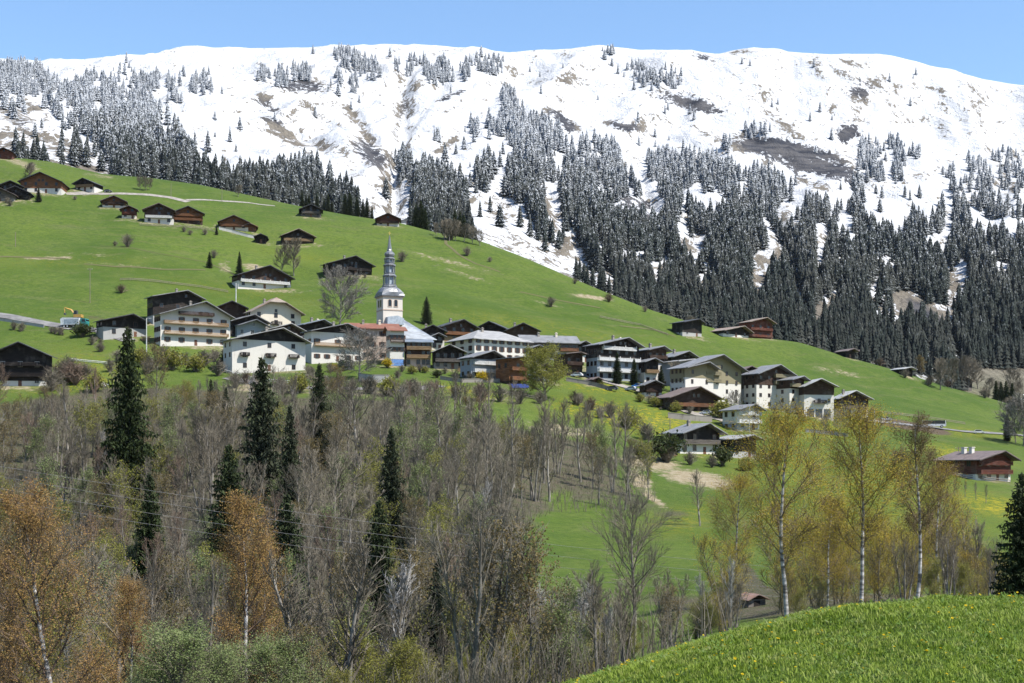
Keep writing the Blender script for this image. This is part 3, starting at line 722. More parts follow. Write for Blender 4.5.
_n, _h2 = house('house','house','narrow white village house with dull red roof and blue ground floor below the church tower',(382,397,407),(325.5,366),16,'white','white',2,'redroof',3,3,2,'plain',gw=0,srow=True,L=9,wsz=(1.3,1.5),door=False,eave=True,pitch=0.4,bal=((0.66,'brown',(0.0,1.0)),))
MB().box(-_h2['W']*0.45, _h2['W']*0.45, -0.12, -0.02, 0.05, 2.3).build('shopfront', M['bluepaint'], _n)
house('house','house','house with two tan balconies and pink ground floor under the steep blue nave roof',(403,418.5,433.5),(338.5,367),10,'brown','pink',0.36,'blueroof',3,5,1,'plain',gw=0,srow=True,L=8,door=False,eave=True,pitch=0.3,bal=((0.36,'tan',(0,1)),(0.68,'tan',(0,1))))
house('chalet','chalet','brown and white chalet with black gable right of the church nave',(416,432,447),(325,349),12,'dark','white',0.5,'dkroof',2,3,1,bal=(0.5,),balm='brown',ch=1)
house('chalet','chalet','wide dark chalet with lit wooden balcony behind the hip-roofed white house',(434,461,478),(319.5,341),31,'brown','tan',0.3,'dkroof',2,4,1,bal=(0.45,),balm='orange',ch=1)
house('chalet','chalet','open black chalet with laundry-like pale balcony and stone yard in front, below hip-roofed house',(430,449,467),(344.5,369),10,'dark','stone',0.35,'palegrey',2,4,0,bal=(0.42,),balm='greywood',gw=0)
house('chalet','chalet','black-gabled chalet just behind the ridge of the hip-roofed white house',(474,491,513),(321.5,336),-20,'dark','dark',0,'dkroof',1,2,1,gw=1,ch=1)
house('house','house','long white hip-roofed house with two rows of dark windows, middle of village',(446,502,532),(329,362),36,'white','white',2,'palegrey',3,7,3,'plain',gw=0,hip=True,srow=True,L=19,ch=1,door=True,eave=True,pitch=0.44,ov=1.4,wsz=(1.1,1.6))
house('chalet','chalet','dark timber chalet with two white balconies and grey side wall above the yellow bush',(464,490,505),(350.5,379),35,'dark','bluegrey',0.9,'slate',2,3,2,bal=((0.30,'whitewood',(0.05,0.95)),(0.66,'whitewood',(0.05,0.95))),gw=0,srow=True)
house('house','house','low orange-brown balconied house beside the blue solar panels',(500,522,529),(356,384),40,'orange','brown',0.1,'slate',2,3,2,bal=(0.15,0.52),balm='orange',gw=0,door=False,pitch=0.3)
house('chalet','chalet','brown pointed chalet behind the long grey-roofed house',(506,522,540),(323,342),12,'brown','brown',0,'dkroof',1,3,1,ch=1)
house('house','house','long grey-roofed house with grey left half and brown balconied right end',(519,551,581),(334,360),14,'greywood','grey',0.5,'slate',2,7,2,gw=0,srow=True,L=13,ch=2,pitch=0.5,door=False,eave=True,bal=((0.5,'greywood',(0.0,0.6)),(0.5,'orange',(0.66,1.0))))
house('barn','barn','dark brown board barn right of the spring-green round tree',(556,577,585),(352,376),32,'brown','dark',0.3,'brownroof',2,2,2,gw=0,bal=(0.5,),balm='brown',pitch=0.25)
house('apartment_building','apartment building','tall chalet block with white balcony rows and brown left bay, behind three slim conifers',(582,625,642),(337.5,381),33,'dark','bluegrey',0.62,'slate',3,5,3,bal=((0.24,'whitewood',(0.0,1.0)),(0.55,'whitewood',(0.0,1.0)),(0.86,'whitewood',(0.1,0.9))),gw=3,ch=2,srow=True,posts=1.6,door=False)
house('house','house','brown-topped white house joined to the right of the tall balconied block',(638,660,669),(346,381),35,'brown','white',0.58,'slate',3,3,2,bal=(0.72,),balm='brown',gw=1,ch=1)
house('house','house','dark-gabled house behind, between the brown-topped house and the largest white block',(664,685,698),(351,378),35,'dark','grey',0.6,'slate',2,3,2,gw=1,ch=1)
house('house','house','low house with grey lean roof at the left foot of the largest white block',(664,690,700),(359,388),40,'grey','bluegrey',2,'palegrey',1,2,2,gw=0,pitch=0.28)
_, hb = house('apartment_building','apartment building','largest white block with olive upper floors, recessed balconies and wide dark eaves',(664,719,747),(354.5,404.5),35,'olive','white',0.60,'slate',4,6,3,bal=((0.62,'olive',(0.36,0.62)),(0.82,'olive',(0.36,0.62)),(0.99,'olive',(0.38,0.60))),gw=2,srow=True,ch=0,door=False,pitch=0.46,ov=1.4,wsz=(0.95,1.15))
house('apartment_building','apartment wing','narrow white gabled wing with beige top on the left front of the largest white block',(671,705,717),(362,405.5),35,'olive','white',0.72,'slate',4,2,3,gw=0,srow=True,door=False,L=10,pitch=0.46,wsz=(0.95,1.15))
house('shed','shed','small brown hut with white footing in front of the tall balconied block',(638,653,665),(380,397),16,'brown','white',0.35,'slate',2,2,1,bal=(0.45,),balm='brown',gw=0)
house('chalet','chalet','broad low chalet with orange wood beams and grey roof below the largest white block',(657,696,722),(386.5,411),31,'brown','dark',0.3,'brownroof',1,4,2,bal=(0.35,),balm='orange',gw=2,pitch=0.40)
house('house','house','dark narrow house with grey stair gallery squeezed between the two big white blocks',(738,749,757),(366,402),16,'brown','grey',0.4,'brownroof',3,1,1,bal=(0.3,0.6),balm='olive',gw=0,door=False)
house('apartment_building','apartment building','brown-topped white block with beige corner balconies, second of the big blocks downhill',(746,776,795),(364.5,408.5),33,'brown','white',0.66,'slate',4,4,2,bal=((0.70,'olive',(0.5,1.0)),(0.90,'olive',(0.5,1.0))),gw=1,srow=True,door=False,pitch=0.46,ov=1.3,wsz=(0.95,1.15))
house('apartment_building','apartment building','slim white block with brown top between the beige balconied block and the garage block',(781,799,807),(376,413),36,'brown','white',0.72,'slate',4,2,1,gw=0,bal=((0.78,'olive',(0.0,0.6)),),door=False,wsz=(0.95,1.15))
_, hg = house('apartment_building','apartment building','white block with brown boarded gable and three dark garage openings at its foot',(800,819,837),(378.5,417.5),10,'brown','white',0.72,'lightroof',2,3,0,bal=((0.46,'dark',(0.3,0.72)),),gw=0,door=False,pitch=0.45,ov=0.9,win='pale',wz0=5.2)
for k in range(3):
    q = -hg['W']*0.28+k*hg['W']*0.28
    MB().box(q-1.25, q+1.25, -0.06, 0.05, 0.0, 3.0).build('garage_opening_shade', M['cardark'], _)  # flat dark panels painted as the shade inside the open garages
house('chalet','chalet','brown chalet with white ground floor and pale roof, last house downhill of the white blocks',(829,853,872),(390.5,417),16,'brown','white',0.45,'lightroof',2,4,2,bal=(0.45,),balm='greywood',gw=1,ch=1)
house('house','house','grey-sided house with white balconies and flagpole-like mast below the big white blocks',(727,751,763),(404,430),32,'white','bluegrey',0.3,'slate',2,2,2,bal=((0.34,'whitewood',(0,1)),(0.72,'whitewood',(0,1))),balm='whitewood',gw=0,srow=True)
house('chalet','chalet','dark timber chalet with white lower storey and grey roof alone in the dandelion meadow',(667,704,724),(423,454),35,'dark','white',0.5,'slate',2,4,2,bal=(0.48,),balm='greywood',gw=0,ch=1)
house('barn','barn','low barn with pale grey roof right behind the dark timber meadow chalet',(716,748,760),(434.5,457),36,'dark','grey',0.3,'palegrey',1,2,2,gw=0,pitch=0.34)
house('shed','shed','small dark woodshed beside the low orange-brown balconied house',(536,544,551),(364,374),24,'dark','stone',0.3,'brownroof',1,1,1,gw=0)
house('chalet','chalet','dark chalet peeping out between the red roofed house and the black-gabled chalet by the nave',(428,437,445),(333,350),20,'dark','cream',0.5,'slate',2,2,1,gw=1,ch=1)
house('chalet','chalet','brown chalet with cream floor tucked between hip-roofed house and the long grey-roofed one',(526,537,545),(345,362),24,'brown','cream',0.45,'slate',2,2,2,gw=0,bal=(0.5,),balm='orange')
house('barn','barn','low dark barn with brown roof to the left of the dark brown board barn',(540,552,560),(346,358),24,'dark','grey',0.3,'brownroof',1,2,2,gw=0)
house('chalet','chalet','dark chalet half hidden behind the tall balconied block on its left',(572,583,592),(341,362),24,'dark','white',0.4,'slate',2,2,2,gw=1,ch=1)
house('house','house','narrow grey house with dark roof at the left of the house with red shutters',(290,302,309),(336,358),28,'grey','grey',2,'slate',3,2,2,gw=0,ch=1)
house('chalet','chalet','dark chalet above the lane behind the small brown hut and slim conifers',(640,652,661),(358,384),24,'dark','white',0.5,'slate',2,2,2,gw=0,bal=(0.5,),balm='tan')
house('house','house','low white house with dark roof by the lane under the long grey-roofed house',(532,541,552),(370,381),20,'dark','white',0.6,'slate',1,3,1,gw=0)
house('shed','shed','brown garden shed below the small orange-brown house and yellow meadow',(588,595,601),(377,385),24,'brown','brown',0,'brownroof',1,1,1,gw=0)
house('shed','shed','small weathered shed on the meadow edge below the chalet with orange beams',(726,734,741),(414,422),20,'greywood','greywood',0,'brownroof',1,1,1,gw=0)
# --- right
RG = 'chalets at the lower forest edge'
house('barn','barn','left of two small dark barns touching the far forest edge',(841,851,857),(348.5,358.5),28,'dark','dark',0,'brownroof',1,1,0,gw=0,group=RG)
house('barn','barn','right of two small dark barns at the far forest edge, brownish beside an orange bush',(855,866,873),(348,360),28,'brown','greywood',0.3,'brownroof',1,2,0,gw=0,group=RG)
house('barn','barn','barn with a bright pale roof at the lower forest edge',(896,908,915),(367,376),30,'dark','dark',0,'lightroof',1,1,0,gw=0,group=RG,pitch=0.3)
house('barn','barn','brownish barn with pale stones in front, under the bare trees at the forest foot',(945,964,975),(377,390),30,'dark','greywood',0.3,'tanroof',1,2,0,gw=0,group=RG,pitch=0.35)
r_, h_ = house('chalet','chalet','red-brown chalet with long purple-grey roof and two white chimneys, right meadow',(956,998,1018),(450.5,481),32,'red','white',0.30,'brownroof',2,4,3,bal=(0.33,0.72),balm='red',gw=1,pitch=0.40,ov=1.3,L=16)
for k in (0,1):
    qy = h_['L']*0.5+k*2.6
    c_ = MB().box(-h_['Wr']*0.2-0.55, -h_['Wr']*0.2+0.55, qy-0.5, qy+0.5, h_['hr']-h_['Wr']*0.2*h_['pl']-0.4, h_['hr']-h_['Wr']*0.2*h_['pl']+1.5)
    c_.box(-h_['Wr']*0.2-0.7, -h_['Wr']*0.2+0.7, qy-0.65, qy+0.65, h_['hr']-h_['Wr']*0.2*h_['pl']+1.5, h_['hr']-h_['Wr']*0.2*h_['pl']+1.7)
    c_.build('chimney', M['white'], [o for o in r_.children if o.name.startswith('roof')][0])
def hut():
    p = at(757, 138); p.z += 0.1
    p.z -= 0.9; root = tag(empty('hut', p, R(24), 0.85), 'small hut with a rusty tin roof among the birches in the ravine', 'hut')
    MB().box(-1.15, 1.15, 0, 2.0, -1.5, 1.75).build('wall', M['greywood'], root)
    MB().box(-0.4, 0.4, -0.05, 0.02, 0, 1.6).build('door', M['dark'], root)
    MB().prism([(-1.55,1.62),(0,2.3),(1.55,1.62),(1.55,1.69),(0,2.37),(-1.55,1.69)], -0.5, 2.5).build('roof', M['rustroof'], root)
    return root, p
hut_o, hp = hut()

plain('carred', (0.35,0.03,0.02), 0.3, 0.5)
t = NT('track', 0.95, 0.1); t.col((0.090,0.086,0.042)); M['track'] = t.m
# ------------------------------------------------------------------ church
def church():
    p = hit(389.5, 352, 470); s = p.y/F
    a = R(24)
    root = tag(empty('church', p, a), 'church with tall tiered baroque spire, cream belfry and steep blue-grey nave roof', 'church')
    def hz(py): return (352-py)*s
    hw = 27.5*s/(math.cos(a)+math.sin(a))/2*0.98       # half width of the square tower
    zt = hz(297)
    MB().box(-hw, hw, -hw, hw, -6, zt).build('tower', M['church'], root)
    k = MB()
    for zc, q in ((hz(311.5), 0.16), (zt-0.5, 0.4)):
        t_ = 0.35
        k.box(-hw-q, hw+q, -hw-q, -hw-0.002, zc, zc+t_); k.box(-hw-q, hw+q, hw+0.002, hw+q, zc, zc+t_)
        k.box(-hw-q, -hw-0.002, -hw, hw, zc, zc+t_); k.box(hw+0.002, hw+q, -hw, hw, zc, zc+t_)
    k.build('cornice', M['pink'], root)
    # arched belfry openings
    def arch(w, h):
        pts = [(-w/2,0),(w/2,0),(w/2,h-w/2)]+[(w/2*math.cos(t), h-w/2+w/2*math.sin(t)) for t in np.linspace(0.3, math.pi-0.3, 7)]+[(-w/2,h-w/2)]
        return MB().prism(pts, -0.05, 0.03).mesh('belfry_opening', M['glass'])
    am = arch(1.25, 2.5)
    fr = MB(); w, h = 1.25, 2.5
    for sgn in (-1, 1): fr.box(min(sgn*w/2, sgn*(w/2+0.18)), max(sgn*w/2, sgn*(w/2+0.18)), -0.09, 0.02, 0, h-w/2)
    fr.box(-w/2-0.2, w/2+0.2, -0.16, 0.02, -0.18, 0)
    ts = list(np.linspace(0, math.pi, 9))
    for t0, t1 in zip(ts[:-1], ts[1:]):
        r0, r1 = w/2, w/2+0.18
        fr.prism([(r0*math.cos(t0), h-w/2+r0*math.sin(t0)), (r1*math.cos(t0), h-w/2+r1*math.sin(t0)), (r1*math.cos(t1), h-w/2+r1*math.sin(t1)), (r0*math.cos(t1), h-w/2+r0*math.sin(t1))], -0.09, 0.02)
    frm = fr.mesh('belfry_opening', M['pink'])
    for side in range(4):
        for q in (-1.15, 1.15):
            t_ = side*math.pi/2
            o = link(bpy.data.objects.new('belfry_window', frm), root)
            v = Matrix.Rotation(t_, 3, 'Z') @ Vector((q, -hw, hz(307.5)))
            o.location = v; o.rotation_euler = (0, 0, t_)
            link(bpy.data.objects.new('louvre', am), o)
    # clock-less small window lower down
    # flared roof, lantern tiers and needle
    r0 = hw*1.18*math.sqrt(2)
    q8 = math.pi/8
    fl = MB()
    prof = [(r0, zt-0.05), (r0, zt+0.12), (hw*1.18, hz(293.2)), (hw*1.0, hz(289.5)), (hw*0.86, hz(288))]
    n = 16
    base = len(fl.v)
    for i, (r, z) in enumerate(prof):
        sq = (1, 1, 0.62, 0.25, 0)[i]
        for j in range(n):
            t_ = math.pi/4+2*math.pi*j/n
            cs = max(abs(math.cos(t_)), abs(math.sin(t_)))
            rs = (r/math.sqrt(2) if i < 2 else r)/cs           # square outline
            rr = sq*rs+(1-sq)*r
            fl.v.append((rr*math.cos(t_), rr*math.sin(t_), z))
    for i in range(len(prof)-1):
        for j in range(n):
            j2 = (j+1) % n
            fl.f.append((base+i*n+j, base+i*n+j2, base+(i+1)*n+j2, base+(i+1)*n+j))
    fl.f.append(tuple(base+j for j in range(n))[::-1]); fl.f.append(tuple(base+(len(prof)-1)*n+j for j in range(n)))
    fl.build('flared_roof', M['zinc'], root)
    u = s
    def tier(pts): return [(r*u, hz(y)) for r, y in pts]
    sp = root
    spire = MB().lathe(tier([(7.6,288.2),(7.8,286.8),(7.2,286.2),(7.2,285.2),(6.4,284.8)]), 8, q8).build('gallery', M['zinc'], root)
    # lantern with columns (three open tiers)
    def lantern(name, ylo, yhi, r, rc):
        o = MB().lathe(tier([(rc,ylo),(rc,yhi)]), 8, q8).build(name, M['greypanel'], root)
        c_ = MB()
        for j in range(8):
            t_ = q8+2*math.pi*j/8
            c_.tube([(r*u*math.cos(t_), r*u*math.sin(t_), hz(ylo)), (r*u*math.cos(t_), r*u*math.sin(t_), hz(yhi))], [0.22, 0.2], 5)
        c_.build('column', M['zinc'], o)
    lantern('lantern', 285, 276.5, 5.9, 4.7)
    MB().lathe(tier([(6.9,276.8),(7.0,275.8),(5.2,274.2),(5.6,273.6),(5.6,273.0)]), 8, q8).build('lantern_roof', M['zinc'], root)
    lantern('lantern', 273.2, 266.0, 5.2, 4.2)
    MB().lathe(tier([(6.3,266.3),(6.4,265.3),(4.6,263.8),(5.0,263.2),(5.0,262.7)]), 8, q8).build('lantern_roof', M['zinc'], root)
    lantern('lantern', 262.9, 259.2, 4.6, 3.8)
    MB().lathe(tier([(5.5,259.4),(5.6,258.6),(3.8,257.3),(4.8,256.0),(5.2,254.6),(4.7,253.0),(3.2,251.8),(2.5,251.2)]), 8, q8).build('onion_dome', M['zinc'], root)
    MB().lathe(tier([(2.5,251.4),(2.75,250.7),(2.2,249.6),(1.5,244.5),(0.7,237.5),(0.25,235.2)]), 8, q8).build('needle', M['zinc'], root)
    x = MB().box(-0.06, 0.06, -0.06, 0.06, hz(235.6), hz(231.6)); x.box(-0.55, 0.55, -0.05, 0.05, hz(233.2), hz(233.2)+0.14)
    x.build('cross', M['clockgold'], root)
    # nave to the right of the tower, steep roof sloping down to the right
    W = 15.5; y0, y1 = -2.5, 15
    x0 = hw-1.0
    zr = hz(317.5); ze = hz(339.5)
    MB().box(x0, x0+12.0, y0+0.4, y1, -6, ze+0.3).build('nave_wall', M['church'], root)
    nv = MB(); 
    P = [(x0,y0,zr),(x0+14.6,y0-0.8,ze),(x0,y1,zr),(x0+14.6,y1+0.8,ze)]
    mx = x0+1.5
    nv.add([(x0-0.5,y0+4.0,zr),(mx+1.5,y0+4.5,zr),(x0+14.0,y0-3.2,ze),(x0-0.5,y0-3.2,ze),(x0-0.5,y1-4,zr),(mx+1.5,y1-4.5,zr),(x0+14.0,y1+1,ze),(x0-0.5,y1+1,ze)],
           [(0,3,2,1),(1,2,6,5),(5,6,7,4),(0,1,5,4),(3,7,6,2),(0,4,7,3)])
    nv.build('nave_roof', M['blueroof'], root)
    tb = MB().prism([(-hw*0.75,hz(326)),(hw*0.95,hz(326)),(hw*0.95,hz(319.8)),(hw*0.3,hz(317.0)),(-hw*0.75,hz(318.8))], -hw-2.2, -hw-0.01)
    tb.build('porch_roof', M['greypanel'], root)
church()

# ------------------------------------------------------------------ roads, walls, fences
def strip(name, pts, w, mat, label=None, lift=0.12, ymin=380, kind='structure', step=3.0):
    P = [hit(x, y, ymin) for x, y in pts]
    Q = []
    for a, b in zip(P[:-1], P[1:]):
        n = max(1, int((b-a).length/step))
        for i in range(n): Q.append(a.lerp(b, i/n))
    Q.append(P[-1])
    mb = MB(); m = 4
    for i, q in enumerate(Q):
        d = (Q[min(i+1,len(Q)-1)]-Q[max(i-1,0)]); d.z = 0; d.normalize(); nrm = Vector((-d.y, d.x, 0))
        for k in range(m+1):
            v = q+nrm*w*(k/m-0.5)
            mb.v.append((v.x, v.y, zat(v.x, v.y)+lift))
    for i in range(len(Q)-1):
        for k in range(m):
            a = i*(m+1)+k; mb.f.append((a, a+1, a+m+2, a+m+1))
    o = mb.build(name, M[mat], None, True); o['kind'] = kind
    return o
strip('lane', [(66,194),(90,193.2),(120,193.6),(150,195),(170,197.5),(188,202)], 5, 'gravel')
strip('path', [(186,200),(215,200.5),(250,203),(275,206)], 3, 'gravel')
strip('road', [(-15,314),(10,317),(40,323),(70,328),(100,331),(130,341)], 5.5, 'asphalt', lift=0.25)
strip('road', [(560,370),(590,377),(610,383),(640,391),(665,401),(690,413),(722,420),(745,428)], 5, 'gravel', lift=0.25)
strip('road', [(862,421),(890,423),(930,427.5),(965,432),(1000,434),(1040,436)], 5, 'asphalt', lift=0.25)
strip('road', [(228,378),(270,386),(310,388),(340,389),(400,391),(440,386)], 5, 'asphalt', lift=0.25)
strip('path', [(655,470),(642,480),(636,490),(640,500),(655,510)], 2.5, 'gravel')
def wall(name, label, cat, pts, h, mat, th=0.5, ymin=380, base=-0.8, cap=True):
    P = [hit(x, y, ymin) for x, y in pts]
    root = tag(empty(name, P[0]), label, cat)
    Q = []
    for a, b in zip(P[:-1], P[1:]):
        n = max(1, int((b-a).length/3)); Q += [a.lerp(b, i/n) for i in range(n)]
    Q.append(P[-1])
    for i, q in enumerate(Q): Q[i] = Vector((q.x, q.y, zat(q.x, q.y)))-P[0]
    def run(z0, z1, t, nm, mt):
        mb = MB()
        for q in Q:
            for dy, zz in ((-t/2,z0),(t/2,z0),(t/2,z1),(-t/2,z1)): mb.v.append((q.x, q.y+dy, q.z+zz))
        for i in range(len(Q)-1):
            for k in range(4): mb.f.append((i*4+k, i*4+(k+1)%4, (i+1)*4+(k+1)%4, (i+1)*4+k))
        mb.f.append((3,2,1,0)); e = (len(Q)-1)*4; mb.f.append((e,e+1,e+2,e+3))
        return mb.build(nm, M[mt], root)
    run(base, h, th, 'wall', mat)
    if cap: run(h+0.004, h+0.16, th+0.16, 'coping', 'stone')
    return root
wall('retaining_wall','long white retaining wall below the orange-brown pasture chalet','wall',[(219,229.5),(232,232.5),(248,237),(257,239)],1.4,'white')
wall('retaining_wall','pale garden wall at the foot of the brown bare tree below the red-roofed house','wall',[(359,381),(372,382.5),(389,382.5)],2.4,'grey')
wall('retaining_wall','grey stone wall along the sloping lane beneath the round spring-green tree houses','wall',[(566,381),(590,385),(612,391)],1.2,'stone')
wall('retaining_wall','rough grey stone wall by the yellow bush in front of the dark timber chalet','wall',[(440,379.5),(462,382.5),(500,382.5)],1.1,'stone')
wall('retaining_wall','pale concrete wall holding the roadside behind the tipper lorry','wall',[(-4,320),(22,324),(44,327.5)],0.9,'grey')
wall('retaining_wall','pale wall on the bank below the broad low chalet with orange beams','wall',[(668,418),(690,420.5),(712,422)],1.7,'stone')
wall('retaining_wall','low stone wall below the garage block beside the two small grey trees','wall',[(805,432),(825,434),(848,437)],1.0,'grey')
def fence(label, pts, h=1.0, mat='metalpole', ymin=380, sp=2.5, group=None, name='guard_rail', cat='guard rail'):
    P = [hit(x, y, ymin) for x, y in pts]
    root = tag(empty(name, P[0]), label, cat, group)
    Q = []
    for a, b in zip(P[:-1], P[1:]):
        n = max(1, int((b-a).length/sp)); Q += [a.lerp(b, i/n) for i in range(n)]
    Q.append(P[-1])
    r = MB(); o0 = P[0]; prev = None
    for q in Q:
        g = Vector((q.x, q.y, zat(q.x, q.y)))-o0
        MB().box(-0.05, 0.05, -0.05, 0.05, -0.3, h).build('post', M[mat], root).location = g
        if prev is not None:
            for zz in (h*0.45, h-0.08):
                r.tube([prev+Vector((0,-0.07,zz)), g+Vector((0,-0.07,zz))], [0.11, 0.11], 4)
        prev = g
    r.build('rail', M[mat], root)
fence('pale guard rail along the road in the meadow left of the tall spruce', [(70,361),(90,363),(107,364.5)], 0.9)
fence('grey railing above the road below the big white house with black gable', [(222,372),(240,377),(262,382),(300,385)], 1.1)
fence('wooden fence row crossing the meadow in front of the red-brown chalet', [(950,487),(965,490),(985,494),(1010,498)], 1.1, 'woodpole', sp=4, name='fence', cat='fence')

# ------------------------------------------------------------------ poles and wires
def pole(label, px, py, top, mat='metalpole', arm=True, r=0.16, lamp=False, ymin=380, depth=None, group='utility poles'):
    p = hit(px, py, ymin) if depth is None else at(px, depth)
    h = (py-top)*p.y/F
    root = tag(empty('utility_pole', p), label, 'pole', group)
    MB().tube([(0,0,-1),(0,0,h)], [r, r*0.7], 6).build('shaft', M[mat], root)
    if arm:
        a = MB().box(-0.9, 0.9, -0.06, 0.06, h-0.6, h-0.45)
        a.build('crossarm', M['woodpole'], root)
        i = MB()
        for q in (-0.8, 0, 0.8): i.tube([(q,0,h-0.45),(q,0,h-0.2)], [0.07,0.05], 5)
        i.build('insulator', M['whitewood'], root)
    if lamp:
        MB().box(-0.05, 1.3, -0.05, 0.05, h-0.1, h).box(1.0, 1.7, -0.14, 0.14, h-0.18, h-0.05).build('lamp_head', M['metalpole'], root)
    return p+Vector((0,0,h))
pole('thin wooden pole with crossarm on the open pasture above the tipper lorry', 90, 303, 268, 'woodpole')
pole('short wooden pole on the pasture left of the round dry bush', 15.5, 247, 232, 'woodpole', False)
pole('thin pole standing just above the gravel lane near the snowy forest', 171, 197, 183, 'woodpole', False)
pole('thin pole on the top pasture between lane and half-snowy forest', 222, 201.5, 188, 'woodpole', False)
pole('tall white lamp mast beside the white balconied hotel', 146.5, 352, 318, 'metalpole', False, 0.22, True)
pole('white mast rising behind the plain brown barn', 236, 312, 283, 'metalpole', False, 0.28)
pole('pale pole at the roadside right of the last white-floored chalet', 874.5, 425, 408.5, 'metalpole', False, 0.2)
pole('wooden pole left of the red-brown chalet on the right meadow', 958.5, 462, 446.5, 'woodpole', True)
pole('slim mast in front of the grey-sided house with white balconies', 749.5, 433, 407, 'metalpole', False, 0.12)
pole('pole at the left of the dark timber meadow chalet', 670, 446, 418, 'woodpole', False, 0.14)
def wire(label, pts, sag=0.0, r=0.010):
    P = [at(px, d) for px, d, py in pts]
    for q, (px, d, py) in zip(P, pts): q.z = (HY-py)/F*d
    Q = []
    for a, b in zip(P[:-1], P[1:]):
        for i in range(24):
            t = i/24; v = a.lerp(b, t); v.z -= sag*4*t*(1-t); Q.append(v)
    Q.append(P[-1])
    o = MB().tube(Q, [r]*len(Q), 4).build('power_line', M['wire'], None, True)
    tag(o, label, 'power line', 'power lines over the ravine')
wire('topmost thin power line sweeping across the ravine wood', [(-60,120,456),(1100,135,590)], 1.6)
wire('second thin power line from the top across the ravine wood', [(-60,119,466),(1100,134,597)], 1.8)
wire('third thin power line from the top across the ravine wood', [(-60,118,478),(1100,133,605)], 1.9)
wire('lowest thin power line across the ravine wood', [(-60,117,489),(1100,132,612)], 2.0)

# ------------------------------------------------------------------ vehicles and small things
def wheel(root, x, y, z, r=0.34, w=0.24):
    o = MB()
    n = 14
    ring = [(r*math.cos(2*math.pi*k/n), r*math.sin(2*math.pi*k/n)) for k in range(n)]
    t_ = MB().prism([(a, b) for a, b in ring], -w/2, w/2).build('wheel', M['tyre'], root); t_.location = (x, y, z)
    MB().prism([(a*0.55, b*0.55) for a, b in ring], -w/2-0.02, w/2+0.02).build('rim', M['rim'], t_)
def car(label, px, py, mat, rz, ymin=380, group='parked cars'):
    p = hit(px, py, ymin); root = tag(empty('parked_car', p, rz), label, 'car', group)
    MB().prism([(-2.1,0.35),(2.1,0.35),(2.15,0.75),(1.2,0.95),(0.55,1.45),(-1.2,1.47),(-1.95,0.95),(-2.12,0.7)], -0.82, 0.82).build('body', M[mat], root)
    MB().prism([(1.0,0.97),(0.5,1.38),(-1.15,1.40),(-1.7,0.97)], -0.835, 0.835).build('window', M['glass'], root)
    for s in (-1, 1):
        for q in (-1.3, 1.3): wheel(root, q, s*0.75, 0.33)
        MB().box(2.08, 2.17, s*0.6-0.17, s*0.6+0.17, 0.62, 0.76).build('headlight', M['whitewood'], root)
    root.location.z += 0.3
    return root
car('small blue car parked at the foot of the tall balconied block', 638, 388.5, 'carblue', R(160))
car('silver car on the sloping lane in front of the small brown hut', 631, 391.5, 'carsilver', R(150))
car('dark car on the lane below the tall balconied block', 612, 391, 'cardark', R(160))
car('white car beside the road by the pole left of the large dark spruce', 101, 387.5, 'carwhite', R(20))
car('white car at the end of the road in the right meadow', 979, 434.5, 'carwhite', R(-10))
car('red car on the road below the big white house with black gable', 296, 386, 'carred', R(5))
car('dark grey car on the road right of the pale garden wall', 396, 389.5, 'cardark', R(8))
car('white car parked below the broad low chalet with orange beams', 706, 415.5, 'carwhite', R(160))
car('silver car on the road right of the last white-floored chalet', 886, 421.5, 'carsilver', R(-12))
car('dark car on the gravel lane near the chalet with a pale balcony', 108, 192.8, 'cardark', R(-5))
car('white car on the lane in front of the dark brown board barn', 577, 377.5, 'carwhite', R(160))
strip('path', [(437,230),(446,244),(458,254),(476,264),(500,272)], 1.6, 'track')
strip('path', [(-10,257),(30,257.5),(66,258.5)], 1.6, 'track')
strip('path', [(84,264),(120,267),(160,269.5),(205,270)], 1.4, 'track')
strip('path', [(520,292),(556,300),(600,308)], 1.4, 'track')
strip('path', [(100,246),(150,252),(205,262),(236,276)], 1.2, 'track')
strip('path', [(620,326),(655,330),(676,337)], 1.4, 'track')
for lb, pts in (('wooden fence running below the chalet with cream centre on the pasture', [(140,226),(170,227),(205,230),(216,233)]),
                ('wooden fence crossing the open pasture left of the wide brown farmhouse', [(120,281),(160,283),(200,288),(228,293)]),
                ('wooden fence along the meadow above the dark barn at the forest edge', [(600,318),(640,326),(668,336)]),
                ('wooden fence along the meadow under the solar panels', [(480,393),(510,396),(536,400)]),
                ('wooden fence on the slope beside the dark timber meadow chalet', [(628,440),(645,448),(662,455)]),
                ('wooden fence above the right meadow road near the coach', [(880,414),(920,418),(965,425)])):
    fence(lb, pts, 1.1, 'woodpole', sp=3.5, name='fence', cat='fence')
def woodpile(label, px, py, rz):
    p = hit(px, py); root = tag(empty('woodpile', p, rz), label, 'woodpile', 'woodpiles in the village'); b = MB(); q = random.Random(label)
    for i in range(9):
        for k in range(5):
            r0 = q.uniform(0.12,0.16); b.tube([(-1.4+i*0.33+q.gauss(0,.02), -0.4, 0.1+k*0.29), (-1.4+i*0.33, 0.4, 0.1+k*0.29)], [r0, r0], 7)
    b.build('logs', M['tan'], root)
    MB().prism([(-1.8,1.55),(1.8,1.55),(1.8,1.62),(-1.8,1.62)], -0.6, 0.6).build('cover', M['rustroof'], root)
for lb, x, y, a_ in (('woodpile under a tin sheet before the open black chalet', 462, 371.5, 10), ('woodpile under a tin sheet beside the small brown hut', 667, 398.5, 20), ('woodpile under a tin sheet left of the dark timber meadow chalet', 672, 456, 20), ('woodpile under a tin sheet by the dark chalet with pale window bays', 146, 341, 20)):
    woodpile(lb, x, y, R(a_))
